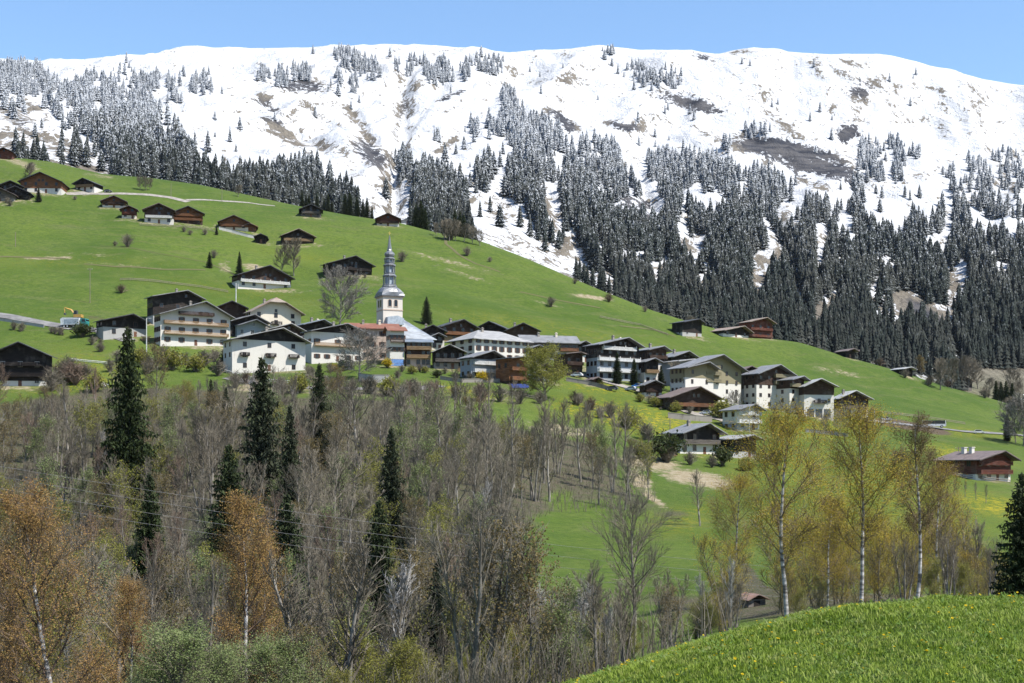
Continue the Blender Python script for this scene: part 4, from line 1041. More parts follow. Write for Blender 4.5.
def coach():
    p = hit(934, 428.5); p.z += 0.3
    root = tag(empty('coach', p, R(-12)), 'white coach with dark window band on the road over the brown bank', 'coach')
    MB().prism([(-4.2,0.5),(4.2,0.5),(4.25,1.6),(4.05,2.65),(-4.2,2.7)], -1.25, 1.25).build('body', M['carwhite'], root)
    for s in (-1, 1): MB().box(-4.0, 3.9, s*1.26-0.02, s*1.26+0.02, 1.4, 2.66).build('window', M['glass'], root)
    MB().box(4.1, 4.27, -1.1, 1.1, 1.1, 2.4).build('windscreen', M['glass'], root)
    for s in (-1, 1):
        for q in (-2.6, 2.7): wheel(root, q, s*1.12, 0.5, 0.5, 0.3)
coach()
def lorry():
    p = hit(76, 328.5); p.z += 0.3
    root = tag(empty('tipper_lorry', p, R(-14)), 'tipper lorry with teal cab and white-framed grey skip on the road', 'lorry')
    MB().box(-5.4, 4.6, -0.5, 0.5, 0.75, 1.05).build('chassis', M['cardark'], root)
    b = MB().prism([(-5.6,1.1),(2.0,1.1),(2.0,3.5),(-4.9,3.75),(-5.8,3.3)], -1.25, 1.25).build('tipper_body', M['carwhite'], root)
    MB().box(-4.2, 1.7, -1.30, -1.252, 1.55, 3.1).build('side_panel', M['greypanel'], b)
    cb = MB().prism([(2.4,0.7),(4.7,0.7),(4.8,1.9),(4.45,3.2),(2.4,3.3)], -1.2, 1.2).build('cab', M['teal'], root)
    for s in (-1, 1): MB().prism([(3.1,2.0),(4.5,2.0),(4.3,2.9),(3.1,2.95)], s*1.205-0.02, s*1.205+0.02).build('side_window', M['glass'], cb)
    MB().box(4.45, 4.72, -1.05, 1.05, 2.0, 2.85).build('windscreen', M['glass'], cb)
    for s in (-1, 1):
        for q in (-4.2, -2.9, 3.5): wheel(root, q, s*1.05, 0.52, 0.52, 0.34)
    p2 = hit(77.5, 320.5, 480); p2.z += 0.2
    ex = tag(empty('excavator', p2, R(172)), 'orange-yellow excavator with folded arm behind the tipper lorry', 'excavator')
    for s in (-1, 1): MB().prism([(-1.7,0.1),(-1.4,0),(1.4,0),(1.7,0.1),(1.7,0.75),(1.4,0.85),(-1.4,0.85),(-1.7,0.75)], s*1.0-0.25, s*1.0+0.25).build('track', M['tyre'], ex)
    MB().box(-1.9, 1.2, -1.1, 1.1, 0.9, 2.0).build('body', M['digger'], ex)
    cb = MB().prism([(-0.2,2.0),(1.2,2.0),(1.2,2.7),(0.9,3.5),(-0.2,3.5)], -0.1, 1.0).build('cab', M['cardark'], ex)
    MB().prism([(-0.1,2.1),(1.1,2.1),(0.85,3.35),(-0.1,3.35)], -0.12, 1.02).build('window', M['glass'], cb)
    a = MB().tube([(1.0,-0.3,1.9),(2.6,-0.3,3.9),(4.6,-0.3,4.5)], [0.3,0.36,0.24], 4).build('boom', M['digger'], ex)
    MB().tube([(4.6,-0.3,4.6),(5.3,-0.3,4.9),(5.2,-0.3,2.6)], [0.22,0.24,0.16], 4).build('stick', M['digger'], ex)
    MB().prism([(4.7,2.0),(5.4,2.0),(5.5,2.7),(4.9,2.8)], -0.7, 0.1).build('bucket', M['cardark'], ex)
lorry()
def solar():
    for k in range(5):
        p = hit(513.5+k*3.4, 389, 400); root = tag(empty('solar_panel', p, R(12)), 'blue solar panel in the tilted row below the orange-brown balconied house', 'solar panel', 'solar panels in the meadow row')
        f = MB().add([(-0.72,0,0.35),(0.72,0,0.35),(0.72,1.1,1.75),(-0.72,1.1,1.75),(-0.72,0.05,0.29),(0.72,0.05,0.29),(0.72,1.15,1.69),(-0.72,1.15,1.69)],
                     [(0,1,2,3),(7,6,5,4),(0,4,5,1),(1,5,6,2),(2,6,7,3),(3,7,4,0)]).build('panel', M['solar'], root)
        l_ = MB()
        for q in (-0.6, 0.6): l_.box(q-0.04, q+0.04, 0.95, 1.03, -0.6, 1.5)
        l_.build('leg', M['metalpole'], root)
solar()

# trodden, half-bare ground round the houses
me = ground.data; nv = len(me.vertices); A = np.zeros(nv, np.float32); P = np.zeros(nv*3, np.float32)
me.attributes['dry'].data.foreach_get('value', A); me.vertices.foreach_get('co', P); P = P.reshape(-1,3)
for x, y, W, L in HOUSES:
    d2 = ((P[:,0]-x)/(W*0.9+4))**2+((P[:,1]-y+1)/(9.0))**2
    A = np.maximum(A, (0.5*np.exp(-d2**1.3)).astype(np.float32))
me.attributes['dry'].data.foreach_set('value', A)
# ------------------------------------------------------------------ conifers of the mountain forest
def fir_np(seed, tiers, pts, rad, clean=0.05):
    """unit-high spruce of drooping ragged tiers; returns vertices and triangles"""
    r = np.random.default_rng(seed); V = []; T = []
    for k in range(tiers):
        z = clean+(1-clean-0.04)*(k/tiers)**0.92
        zr = rad*((1-z)**0.95)*r.uniform(0.85,1.12)+0.006
        up = (1.0-clean)/tiers*1.75
        b = len(V); V.append((r.normal(0,0.006), r.normal(0,0.006), min(z+up, 1.0)))
        ph = r.uniform(0, 6.28)
        for j in range(pts*2):
            t = ph+math.pi*j/pts+r.normal(0,0.10)
            q = zr*(r.uniform(0.85,1.2) if j % 2 == 0 else r.uniform(0.38,0.6))
            V.append((q*math.cos(t), q*math.sin(t), z-(0.022 if j % 2 == 0 else -0.02)+r.normal(0,0.012)))
        n = pts*2
        for j in range(n): T.append((b, b+1+j, b+1+(j+1) % n))
    b = len(V)
    for j in range(3):
        t = 2.094*j; V += [(0.012*math.cos(t), 0.012*math.sin(t), -0.06)]
    V.append((0,0,0.5)); T += [(b,b+1,b+3),(b+1,b+2,b+3),(b+2,b,b+3)]
    return np.array(V, np.float32), np.array(T, np.int32)

F_POLY = [
 [(0,78),(45,70),(60,88),(75,80),(100,72),(130,64),(148,75),(158,80),(150,95),(160,115),(170,122),(178,140),(188,150),(195,170),(205,186),(230,192),(200,187),(150,180),(120,176),(112,165),(104,150),(95,150),(85,140),(72,130),(60,112),(46,104),(40,92),(0,88)],
 [(0,60),(35,58),(45,72),(0,80)], [(110,62),(128,57),(132,62),(115,68)],
 [(166,72),(180,64),(186,76),(184,100),(170,98)], [(187,78),(197,74),(198,95),(192,104),(186,100)], [(200,78),(208,72),(214,80),(212,92),(203,92)], [(150,72),(160,70),(160,84),(152,84)],
 [(0,85),(8,90),(8,106),(0,104)], [(10,100),(20,98),(44,120),(44,130),(28,125),(12,112)], [(70,148),(80,146),(86,160),(96,164),(104,170),(88,174),(72,160)], [(14,154),(60,164),(66,168),(40,168),(14,160)],
 [(196,178),(235,182),(262,180),(284,170),(300,164),(320,172),(350,190),(358,208),(356,216),(300,207),(255,197),(205,188)],
 [(412,185),(420,168),(440,170),(455,178),(464,192),(470,215),(470,234),(455,232),(430,226),(412,220)], [(395,160),(408,150),(414,158),(402,168),(396,170)],
 [(508,88),(516,96),(520,110),(545,120),(565,132),(595,142),(615,155),(628,170),(640,190),(652,215),(662,222),(668,200),(648,172),(650,152),(680,152),(730,162),(765,168),(800,198),(838,208),(870,208),(905,215),(922,218),(960,200),(1000,202),(1030,215),(1030,372),(965,375),(900,366),(850,352),(795,343),(740,335),(690,322),(655,311),(620,292),(602,276),(592,262),(575,250),(560,238),(545,215),(530,195),(512,200),(506,180),(512,150),(500,120),(504,100)],
 [(862,140),(880,136),(900,138),(906,160),(902,178),(862,176),(856,160)], [(852,178),(864,180),(864,202),(852,200)], [(908,150),(920,148),(920,156),(908,156)],
 [(332,46),(346,44),(356,52),(375,58),(382,74),(370,76),(345,66),(334,56)], [(394,58),(400,56),(400,66),(394,66)], [(406,60),(416,54),(418,72),(408,72)], [(420,58),(446,56),(454,72),(448,82),(436,80),(422,78)], [(460,60),(470,54),(472,76),(462,76)], [(475,54),(504,56),(502,70),(478,72)],
 [(257,66),(269,64),(270,80),(258,80)], [(275,68),(288,66),(288,86),(277,86)], [(291,64),(312,62),(312,78),(294,80)], [(325,70),(342,68),(342,90),(328,88)], [(349,74),(358,74),(358,90),(351,90)],
 [(500,86),(512,84),(512,112),(502,106)], [(486,120),(512,118),(514,134),(488,134)], [(469,122),(480,118),(480,132),(470,130)], [(478,166),(490,162),(494,186),(480,190),(474,180)],[(434,136),(440,134),(440,142),(434,142)],
 [(623,60),(636,60),(664,66),(682,76),(680,84),(650,82),(628,74)], [(601,44),(612,46),(614,54),(604,53)], [(632,86),(652,86),(652,92),(632,92)], [(582,205),(600,200),(602,230),(586,230)],
 [(596,140),(618,140),(618,155),(600,155)], [(723,140),(735,138),(735,150),(724,150)], [(745,125),(770,128),(768,136),(748,134)], [(940,160),(1024,150),(1024,205),(985,202),(955,196)],
 [(400,170),(412,160),(412,182),(402,182)], [(520,170),(545,175),(555,205),(545,230),(560,245),(540,232),(528,205)],
 [(910,96),(916,96),(916,102),(910,102)],
]
F_DENS = {0: 1.5, 1: 1.6, 9: 1.3, len(F_POLY)-4: 0.3, 10: 0.6}
GAPS = [(1004,378,31,9),(640,175,5,14),(648,200,5,14),(655,216,6,8),(712,203,15,9),(697,196,6,10),(684,232,4,18),(690,250,6,8),(552,205,6,14),(556,228,7,10),(570,250,6,14),(580,262,6,10),(622,208,8,6),(598,190,7,6),(608,196,5,6),(632,208,10,9),(786,216,8,14),(774,255,6,16),(760,275,7,22),(822,240,5,14),(820,262,4,12),
 (846,222,6,10),(888,215,18,14),(935,244,13,9),(948,226,4,14),(962,276,7,12),(955,295,8,8),(905,298,14,7),(925,314,26,9),(945,328,16,6),(985,228,10,7),(1008,226,16,8),(975,215,8,5),(1012,245,6,6),(830,306,8,8),(818,318,5,12),(850,240,5,8),(838,262,4,5),(878,285,4,8),(882,318,3,8),(600,280,4,8),(700,245,6,10),(40,100,6,8),(55,98,5,6),(90,120,5,6),(155,150,4,10),(165,135,6,8),(110,100,4,5),(535,196,6,5)]
placed = []
gx = np.zeros((700, 1200), bool)
tot = 0
rngf = np.random.default_rng(4)
for pi, poly in enumerate(F_POLY):
    xs = [p[0] for p in poly]; yz = [p[1] for p in poly]
    area = (max(xs)-min(xs))*(max(yz)-min(yz))
    n = int(area/6.6*F_DENS.get(pi, 1.0)*1.0)+3
    px = rngf.uniform(min(xs), max(xs), n); py = rngf.uniform(min(yz), max(yz), n)
    ok = in_poly(px+rngf.normal(0,2.5,n), py+rngf.normal(0,2.0,n), poly)
    for x, y in zip(px[ok], py[ok]):
        gg = 1.0
        for (cx, cy, rx, ry) in GAPS:
            q_ = 1.35 if cy > 195 else 1.0; d = ((x-cx)/(rx*q_))**2+((y+3-cy)/(ry*q_))**2
            if d < 1: gg = 0; break
        if gg == 0: continue
        if vnoise(np.array([(x-0.42*y)/9.5]), np.array([y/38.0]), 9)[0] < 0.28 and rngf.random() < 0.88: continue
        if vnoise(np.array([x/16.0]), np.array([y/10.0]), 19)[0] < 0.16: continue
        placed.append((x, y+rngf.uniform(2,7)))
# lone trees on the snow
for x, y in [(420,62),(465,130),(474,140),(456,152),(488,150),(503,152),(430,168),(541,92),(634,88),(644,85),(665,112),(668,108),(694,118),(690,112),(638,120),(669,138),(655,135),(772,105),(778,102),(742,62),(750,64),(598,98),(530,70),(540,75),(563,66),(612,64),(618,72),(624,75),
             (984,166),(980,178),(946,175),(951,188),(905,195),(910,198),(876,192),(882,196),(850,70),(860,80),(916,73),(1003,150),(985,185),(990,175),(970,190),(398,70),(395,62),(390,55),(313,52),(230,140),(215,135),(215,118),(222,92),(236,150),(208,150),(195,142),(240,128),(365,55),(490,210),(500,225),(480,215),(470,185),(485,175),(505,195),(520,225),(530,235),(545,250),
             (500,165),(515,150),(460,185),(470,165),(445,160),(60,155),(120,150),(62,148),(35,135),(770,130),(880,210),(1010,165),(1016,175),(1000,172),(1008,186),(580,150),(820,110),(814,65),(832,118)]:
    placed.append((x, y+2))
# small groups scattered by chance over the open snow
for k in range(70):
    x = rngf.uniform(240, 1020); y = rngf.uniform(60, 200)
    if rngf.random() < 0.5: placed.append((x, y))
FT = []
for x, y in placed:
    p = hit(x, y, 990)
    if p.y > 2420: continue
    hh = float(np.interp(p.y, [1100,1500,1900,2300], [23,20,15.5,12.5]))*float(np.clip(rngf.normal(0.88,0.24),0.32,1.35))
    FT.append((p, hh))
# young dark edge of the forest right behind the pasture crest
for x in np.arange(196, 1030, 3.2):
    if 358 < x < 410 or 472 < x < 575 or x > 962: continue
    cy = float(ip(CREST, x))
    q = at(x+rngf.normal(0,1.5), rngf.uniform(960, 1140))
    FT.append((q, rngf.uniform(15, 24)))
FT.sort(key=lambda t_: -t_[1]/t_[0].y)
protoN = [fir_np(s_, 13, 8, rd) for s_, rd in ((1,0.21),(2,0.25),(3,0.19),(4,0.225))]
protoM = [mesh_np('snowy_spruce', V, T, M['snowspruce']) for V, T in protoN]
def fir_thing(p, h, me, label, group, name='snowy_spruce'):
    o = link(bpy.data.objects.new(name, me)); o.location = p; o.location.z -= 0.3
    w_ = rngf.uniform(0.85, 1.15)
    o.scale = (h*w_, h*w_, h); o.rotation_euler = (rngf.normal(0,0.02), rngf.normal(0,0.02), rngf.uniform(0, 6.28))
    return tag(o, label, 'spruce tree', group)
NIND = 290
for i, (p, h) in enumerate(FT[:NIND]):
    fir_thing(p, h, protoM[i % 4], 'tall spruce in the snow-dusted forest on the mountainside above the pasture', 'spruces of the mountain forest')
protoF = [fir_np(20+s_, 8, 6, rd) for s_, rd in ((1,0.23),(2,0.27),(3,0.20),(4,0.25),(5,0.30))]
Vs, Ts, off = [], [], 0
for p, h in FT[NIND:]:
    V, T = protoF[rngf.integers(0, 5)]
    t_ = rngf.uniform(0, 6.28); c_, s_ = math.cos(t_), math.sin(t_); w_ = h*rngf.uniform(0.85, 1.2)
    A = np.empty_like(V); A[:,0] = (V[:,0]*c_-V[:,1]*s_)*w_+p.x; A[:,1] = (V[:,0]*s_+V[:,1]*c_)*w_+p.y; A[:,2] = V[:,2]*h+p.z-0.4
    Vs.append(A); Ts.append(T+off); off += len(V)
fo = link(bpy.data.objects.new('forest', mesh_np('forest', np.concatenate(Vs), np.concatenate(Ts), M['snowspruce'])))
tag(fo, 'snow-dusted spruce forest spread over the mountainside', 'forest', None, 'stuff')
print('forest trees', len(FT))

# ------------------------------------------------------------------ spruces seen close
def spruce_proto(seed, h=20.0, rad=3.3, whorls=44, clean=0.03, dens=1.0):
    r = np.random.default_rng(seed); V = []; T = []
    for k in range(whorls):
        f = k/whorls; z = h*(clean+(0.985-clean)*f)
        L = rad*((1-f)**0.72)*(0.74+0.26*r.random())+0.10
        if f < 0.12: L *= 0.75+f*2
        nb = int((11-5*f)*dens)
        ph = r.uniform(0, 6.28)
        for j in range(nb):
            t = ph+6.283*j/nb+r.normal(0,0.18); l = L*r.uniform(0.65,1.15); d = np.array([math.cos(t), math.sin(t), 0]); side = np.array([-d[1], d[0], 0])
            z0 = z+r.normal(0, h/whorls*0.35); rise = r.uniform(-0.35,-0.05)*(1-f)+0.25*f
            ns = max(3, int(l/0.20)); dr = r.uniform(0.12,0.42)
            for q in range(ns):
                s = (q+0.6)/ns
                c = d*l*s+np.array([0,0,z0+l*(rise*s-dr*s*s+0.16*s**3)+r.normal(0,0.10)])
                wd = (0.50*(1-s*0.55)*min(1.0, l/1.3)+0.12)*r.uniform(0.7,1.3)
                for sg in (-1, 1):
                    b = len(V)
                    tip = c+side*sg*wd*r.uniform(0.5,1.4)+d*wd*r.uniform(-0.2,1.0)+np.array([0,0,-wd*r.uniform(0.1,1.1)])
                    e = (d*r.uniform(0.4,1.0)+side*r.normal(0,0.5))*0.15
                    V += [c-e, c+e+np.array([0,0,0.05]), tip]; T.append((b,b+1,b+2) if sg < 0 else (b+1,b,b+2))
                if q % 2 == 0:
                    b = len(V); a2 = side*r.uniform(-0.2,0.2)+d*r.uniform(0.05,0.2); V += [c-a2, c+a2, c+np.array([r.normal(0,.1),r.normal(0,.1),-0.35-0.5*r.random()])]; T.append((b,b+1,b+2))
    b = len(V); V += [np.array([-.07,0,h*0.95]), np.array([.07,0,h*0.95]), np.array([0,0,h*1.0]), np.array([0,-.07,h*0.95]), np.array([0,.07,h*0.95])]
    T += [(b,b+1,b+2),(b+3,b+4,b+2)]
    cm = mesh_np('crown', np.array(V), np.array(T), M['spruce'])
    tm = MB().tube([(0,0,-1.5),(0,0,h*0.3),(0,0,h*0.97)], [h*0.013, h*0.009, 0.03], 7).mesh('trunk', M['sprucebark'], True)
    return tm, cm
SP = [spruce_proto(1, 20, 4.9, 50), spruce_proto(2, 20, 4.0, 50), spruce_proto(3, 20, 5.4, 46), spruce_proto(5, 20, 3.0, 52)]
def tree(name, cat, label, loc, meshes, names, s=1.0, group=None, rz=None, sxy=1.0):
    root = empty(name, loc, rnd.uniform(0, 6.28) if rz is None else rz)
    root.scale = (s*sxy, s*sxy, s)
    for me, nm in zip(meshes, names): link(bpy.data.objects.new(nm, me), root)
    return tag(root, label, cat, group)
def spruce(label, px, depth, top, var=0, group=None, base=None, sxy=1.0):
    if depth is None: p = hit(px, base)
    else: p = at(px, depth)
    zt = (HY-top)/F*p.y
    h = zt-p.z
    return tree('spruce_tree', 'spruce tree', label, p, SP[var], ('trunk','crown'), h/20.0, group, None, sxy)
spruce('tallest dark spruce on the left, its tip above the roofs by the white hotel', 128, 300, 322, 0, sxy=0.85)
spruce('big dark spruce standing in front of the white house with black gable', 262, 270, 353, 0, sxy=0.9)
spruce('slender dark spruce right of the big one, in front of the house with red shutters', 319, 330, 361, 1)
spruce('dark spruce with drooping branches in the wood, below left of the big middle spruce', 229, 200, 441, 2)
spruce('narrow dark spruce rising from the grey wood right of centre of the ravine', 391, 230, 424, 1)
spruce('dark spruce standing behind the pale shrubs at the power lines', 379, 150, 497, 2, sxy=0.9)
spruce('thin dark spruce beside the big middle spruce, half hidden by grey branches', 290, 250, 402, 3)
spruce('small dark spruce by the power lines, right of the white-twigged tree', 438, 118, 556, 1)
spruce('slim dark spruce just behind the white-twigged tree', 404, 140, 542, 3)
spruce('narrow young spruce near the edge of the front meadow', 604, 80, 626, 3)
spruce('dark bushy spruce cut by the right border of the picture', 1022, 62, 470, 2, sxy=1.15)
spruce('short dark spruce among bushes above the left wood, under the white hotel', 211, 380, 378, 1)
spruce('shorter dark spruce next to the one under the white hotel', 226, 375, 386, 1)
spruce('dark spruce deep in the wood below the tallest left spruce', 150, 200, 470, 1)
spruce('dark spruce in the wood between big middle spruce and narrow right one', 287, 160, 490, 2)
spruce('dark young spruce in the brush beside the front meadow', 700, 95, 606, 2)
spruce('dark spruce beside the church, right of the nave roof', 426.5, None, 296, 2, base=324, sxy=1.15)
spruce('dark round-tipped spruce on the pasture above the wide brown farmhouse', 239.5, None, 251, 1, base=276)
spruce('small dark spruce left of the taller one above the wide brown farmhouse', 209.5, None, 251.5, 1, base=268, sxy=1.3)
spruce('small dark spruce in front of the orange-brown barn chalet', 38.5, None, 187, 1, base=202, sxy=1.4)
spruce('small dark spruce right of the chalet above the white retaining wall', 216.5, None, 224, 1, base=235)
spruce('left slim conifer in front of the tall balconied block', 617, None, 352, 3, base=384, sxy=1.6)
spruce('middle slim conifer in front of the tall balconied block', 634, None, 358, 3, base=385, sxy=1.6)
spruce('right slim conifer beside the brown-topped white house', 661, None, 365, 3, base=388, sxy=1.6)
for i, (x, tp) in enumerate([(302,190),(306,195),(328,193),(324,198),(332,201),(309,193),(317,192)]):
    spruce('dark snow-free spruce in the clump around the dark grey chalet at the pasture top', x, 850, tp, (1,0,1)[i % 3], 'dark spruces round the grey skyline chalet')
for i, (x, tp) in enumerate([(345,193),(350,191),(357,196),(363,198),(367,197),(372,205)]):
    spruce('dark snow-free spruce in the row left of the red-brown skyline chalet', x, 845, tp, i % 2, 'dark spruces left of the skyline chalet')
for i, (x, tp) in enumerate([(416,203),(421,200),(425,207)]):
    spruce('dark snow-free spruce in the group right of the pale blue skyline shed', x, 835, tp, 2, 'dark spruces right of the skyline shed')
for i, (x, tp) in enumerate([(455,208),(460,210),(464,214)]):
    spruce('dark snow-free spruce behind the round bare bush at the pasture top', x, 830, tp, 1, 'dark spruces behind the round bare bush')
for x, tp, lb in [(1007,412,'dark thin spruce at the right border above the red-brown chalet'),(890,0,None)]:
    if lb: spruce(lb, x, None, tp, 3, base=441, sxy=1.3)
for i, (x, tp, b) in enumerate([(996,380,393),(1001,381,393),(1006,380,392),(1012,382,393)]):
    p = at(x, 760); spruce('small dark spruce in the short row on the tan field at right', x, 790, tp, 1, 'spruces on the tan field', sxy=1.2)

# ------------------------------------------------------------------ broadleaf trees
def bare_np(seed, h, spread, trunks=1, levels=4, up=0.35, first=0.22, nlimb=15, twig=0.02, lean=0.05, subs=(6,5), tw=1.0, droop=0.0, lb=0.42):
    """returns trunk MB, crown MB and a list of twig points for leaves"""
    r = random.Random(seed); tm = MB(); cm = MB(); leaf = []
    def poly(p, d, l, n, wob, upb):
        pts = [p.copy()]
        for i in range(n):
            d = (d+Vector((r.gauss(0,wob), r.gauss(0,wob), r.gauss(0,wob)+upb))).normalized()
            pts.append(pts[-1]+d*(l/n))
        return pts, d
    def branch(p, d, l, rad, lev):
        n = 4 if lev == 1 else (3 if lev == 2 else 2)
        pts, dd = poly(p, d, l, n, 0.09 if lev < 3 else 0.14, up*0.30 if lev < 3 else up*0.22-droop)
        rr = [max(twig*0.55, rad*(1-0.8*i/n)) for i in range(n+1)]
        cm.tube(pts, rr, 4 if lev == 1 else 3, False)
        if lev >= levels-1:
            leaf.extend(pts[1:]); return
        k = subs[min(lev-1, len(subs)-1)]
        for i in range(k):
            t = (0.25 if lev == 1 else 0.12)+0.83*(i+r.random()*0.7)/k
            q = min(t, 0.99)*n; a = int(q); q -= a
            pp = pts[a].lerp(pts[a+1], q)
            ax = (pts[a+1]-pts[a]).normalized()
            sd = ax.cross(Vector((r.gauss(0,1), r.gauss(0,1), r.gauss(0,1)))).normalized()
            nd = (ax*r.uniform(0.8,1.3)+sd*r.uniform(0.4,0.9)).normalized()
            branch(pp, nd, l*r.uniform(0.38,0.62)*(1.12-0.35*t), max(twig, rad*0.5*(1-0.5*t)), lev+1)
    for k in range(trunks):
        hh = h*(1 if k == 0 else r.uniform(0.7,0.98))
        d0 = Vector((r.gauss(0,lean), r.gauss(0,lean), 1)).normalized()
        if trunks > 1:
            t = 6.283*k/trunks+r.random(); d0 = Vector((math.cos(t)*0.22*r.random(), math.sin(t)*0.22*r.random(), 1)).normalized()
        r0 = hh*0.0115*tw*(1 if trunks == 1 else 0.75)
        n = 9
        pts, _ = poly(Vector((0.25*k*math.cos(k*2.1),0.25*k*math.sin(k*2.1),-0.6)), d0, hh*0.97+0.6, n, 0.035, 0.03)
        tm.tube(pts, [max(0.02, r0*(1-i/n)**0.8+0.015) for i in range(n+1)], 6, False)
        m = max(5, int(nlimb/trunks**0.5))
        for i in range(m):
            t = first+(0.97-first)*((i+r.random()*0.8)/m)
            q = min(t, 0.985)*n; a = int(q); q -= a
            pp = pts[a].lerp(pts[a+1], q)
            az = i*2.4+r.gauss(0,0.4)
            el = r.uniform(0.25,0.7)+up*0.55+0.4*t
            nd = Vector((math.cos(az)*math.cos(el), math.sin(az)*math.cos(el), math.sin(el)))
            shape = math.sin(math.pi*min(1, 0.18+(t-first)/(1-first)*0.82))**0.7
            branch(pp, nd, spread*(0.30+0.75*shape)*r.uniform(0.7,1.15), r0*lb*(1.1-0.7*t)+0.010, 1)
    return tm, cm, leaf
def leaves_np(seed, pts, per, size, spread, droop=0.0):
    r = np.random.default_rng(seed)
    P = np.array([tuple(p) for p in pts], float)
    P = np.repeat(P, per, 0)
    n = len(P)
    P += r.normal(0, spread, (n,3))
    P[:,2] -= np.abs(r.normal(0, droop, n)) if droop else 0
    a = r.normal(0,1,(n,3)); a /= np.linalg.norm(a,axis=1)[:,None]
    b = np.cross(a, r.normal(0,1,(n,3))); b /= np.linalg.norm(b,axis=1)[:,None]
    s = size*r.uniform(0.6,1.4,(n,1))
    V = np.stack([P-a*s, P+b*s*0.55, P+a*s, P-b*s*0.55], 1).reshape(-1,3)
    return V, np.arange(n*4).reshape(n,4)
def bare_proto(seed, bark='bark', twm='twigs', leafm_=None, per=2, lsize=0.09, lspread=0.25, ldroop=0.0, **k):
    tm, cm, lf = bare_np(seed, **k)
    out = [tm.mesh('trunk', M[bark], True), cm.mesh('branches', M[twm])]; names = ['trunk','branches']
    if leafm_:
        V, Q = leaves_np(seed+99, lf, per, lsize, lspread, ldroop)
        out.append(mesh_np('foliage', V, Q, M[leafm_])); names.append('foliage')
    return out, names
BARE = [bare_proto(10, h=12, spread=3.3, nlimb=17, up=0.5, first=0.3, subs=(8,6), tw=1.7), bare_proto(11, h=12, spread=2.7, nlimb=18, up=0.65, first=0.32, subs=(7,6), tw=1.7), bare_proto(12, h=12, spread=4.4, nlimb=14, up=0.3, first=0.3, subs=(9,7), tw=1.8),
        bare_proto(13, h=12, spread=2.7, trunks=4, nlimb=26, up=0.75, first=0.35, subs=(6,5), tw=1.8), bare_proto(14, h=12, spread=3.1, nlimb=16, first=0.33, up=0.5, twm='redtwigs', subs=(8,6), tw=1.7),
        bare_proto(15, h=12, spread=2.8, trunks=3, nlimb=24, up=0.6, first=0.33, subs=(7,5), tw=1.8), bare_proto(16, h=12, spread=2.5, nlimb=16, up=0.7, first=0.35, bark='twigs', twm='whitetwigs', subs=(7,5), tw=1.2)]
BUD = [bare_proto(30, h=12, spread=4.0, nlimb=18, subs=(7,6), leafm_='duskleaf', per=2, lsize=0.10), bare_proto(31, h=12, spread=4.2, nlimb=17, subs=(7,6), leafm_='yellowgreen', per=2, lsize=0.12),
       bare_proto(32, h=12, spread=3.8, trunks=2, nlimb=20, up=0.4, subs=(6,6), leafm_='limeleaf', per=2, lsize=0.11)]
names_ = {0:'grey',1:'grey',2:'grey',3:'grey',4:'red',5:'grey',6:'white'}
WG = 'bare trees of the ravine wood'
rt = np.random.default_rng(77)
occ = []
KEEP = [(128,300,20,455),(262,270,20,455),(319,330,12,432),(229,200,18,515),(391,230,12,530),(379,150,15,590),(290,250,8,465),(438,118,9,610),(404,140,8,565),(546,470,30,402),(358,470,18,384),(150,200,9,520)]
def free(px, py, d):
    for x, y in occ:
        if abs(x-px) < d and (x-px)**2+((y-py)*1.0)**2 < d*d: return False
    return True
WOOD = [(-40,420),(0,418),(50,404),(110,410),(160,398),(210,400),(250,408),(300,408),(380,417),(440,416),(500,420),(560,430),(600,446),(640,470),(660,495),(640,508),(600,505),(555,505),(522,520),(512,560),(512,600),(525,640),(560,660),(620,652),(700,632),(735,624),(735,650),(690,668),(650,690),(600,720),(520,735),(300,752),(-40,758)]
cnt = 0; tries = 0
while cnt < 375 and tries < 20000:
    tries += 1
    px = rt.uniform(-40, 735); py = rt.uniform(418, 756)
    if not in_poly([px],[py],WOOD)[0]: continue
    p = hit(px, py, 58, 470)
    sp_ = 7.5+0.055*(py-420)
    if not free(px, py, sp_): continue
    k = int(rt.choice(7, p=[0.2,0.19,0.14,0.19,0.08,0.15,0.05])); h = rt.uniform(11.5,18.5)
    if px > 520 and py > 600: k = int(rt.choice([1,3,5,6]))
    elif py > 700: h = rt.uniform(6,10)
    elif px > 560: h *= 0.85
    if py > 560: h = min(h, 12.5)
    if py < 445 and px < 480: h *= 0.85
    if px > 520 and py > 585: h = rt.uniform(3.5,10.0)*(1 if rt.random() < 0.4 else 0.65)
    if 530 < px < 735 and py > 575 and py-h*F/p.y < 578 and rt.random() < 0.85: continue
    if any(abs(px-kx) < kw and p.y < kd and py-h*F/p.y < ky for kx, kd, kw, ky in KEEP): continue
    occ.append((px, py))
    lab = {'grey':'leafless grey tree in the crowded ravine wood below the village','red':'leafless reddish-brown tree in the crowded ravine wood below the village','white':'leafless pale-twigged tree in the crowded ravine wood below the village'}[names_[k]]
    if rt.random() < (0.36 if py < 600 else 0.5):
        b = int(rt.integers(0,3)); tree('budding_tree','tree',('dusky ochre budding tree in the ravine wood','yellow-green budding tree in the ravine wood','fresh green budding tree in the ravine wood')[b], p, *BUD[b], s=h/12*0.85, group='budding trees of the ravine wood')
    else:
        tree('bare_tree','tree',lab,p,*BARE[k],s=h/12,sxy=rt.uniform(0.85,1.15),group=WG+' '+names_[k])
    cnt += 1
print('wood', cnt)
FARB = bare_proto(19, bark='bark', twm='bark', h=12, spread=6.0, nlimb=28, up=0.08, first=0.16, subs=(10,8), twig=0.05, tw=1.5)
FARG = bare_proto(20, bark='bark', twm='twigs', h=12, spread=5.2, nlimb=22, up=0.3, first=0.2, subs=(9,7), twig=0.05, tw=1.8)
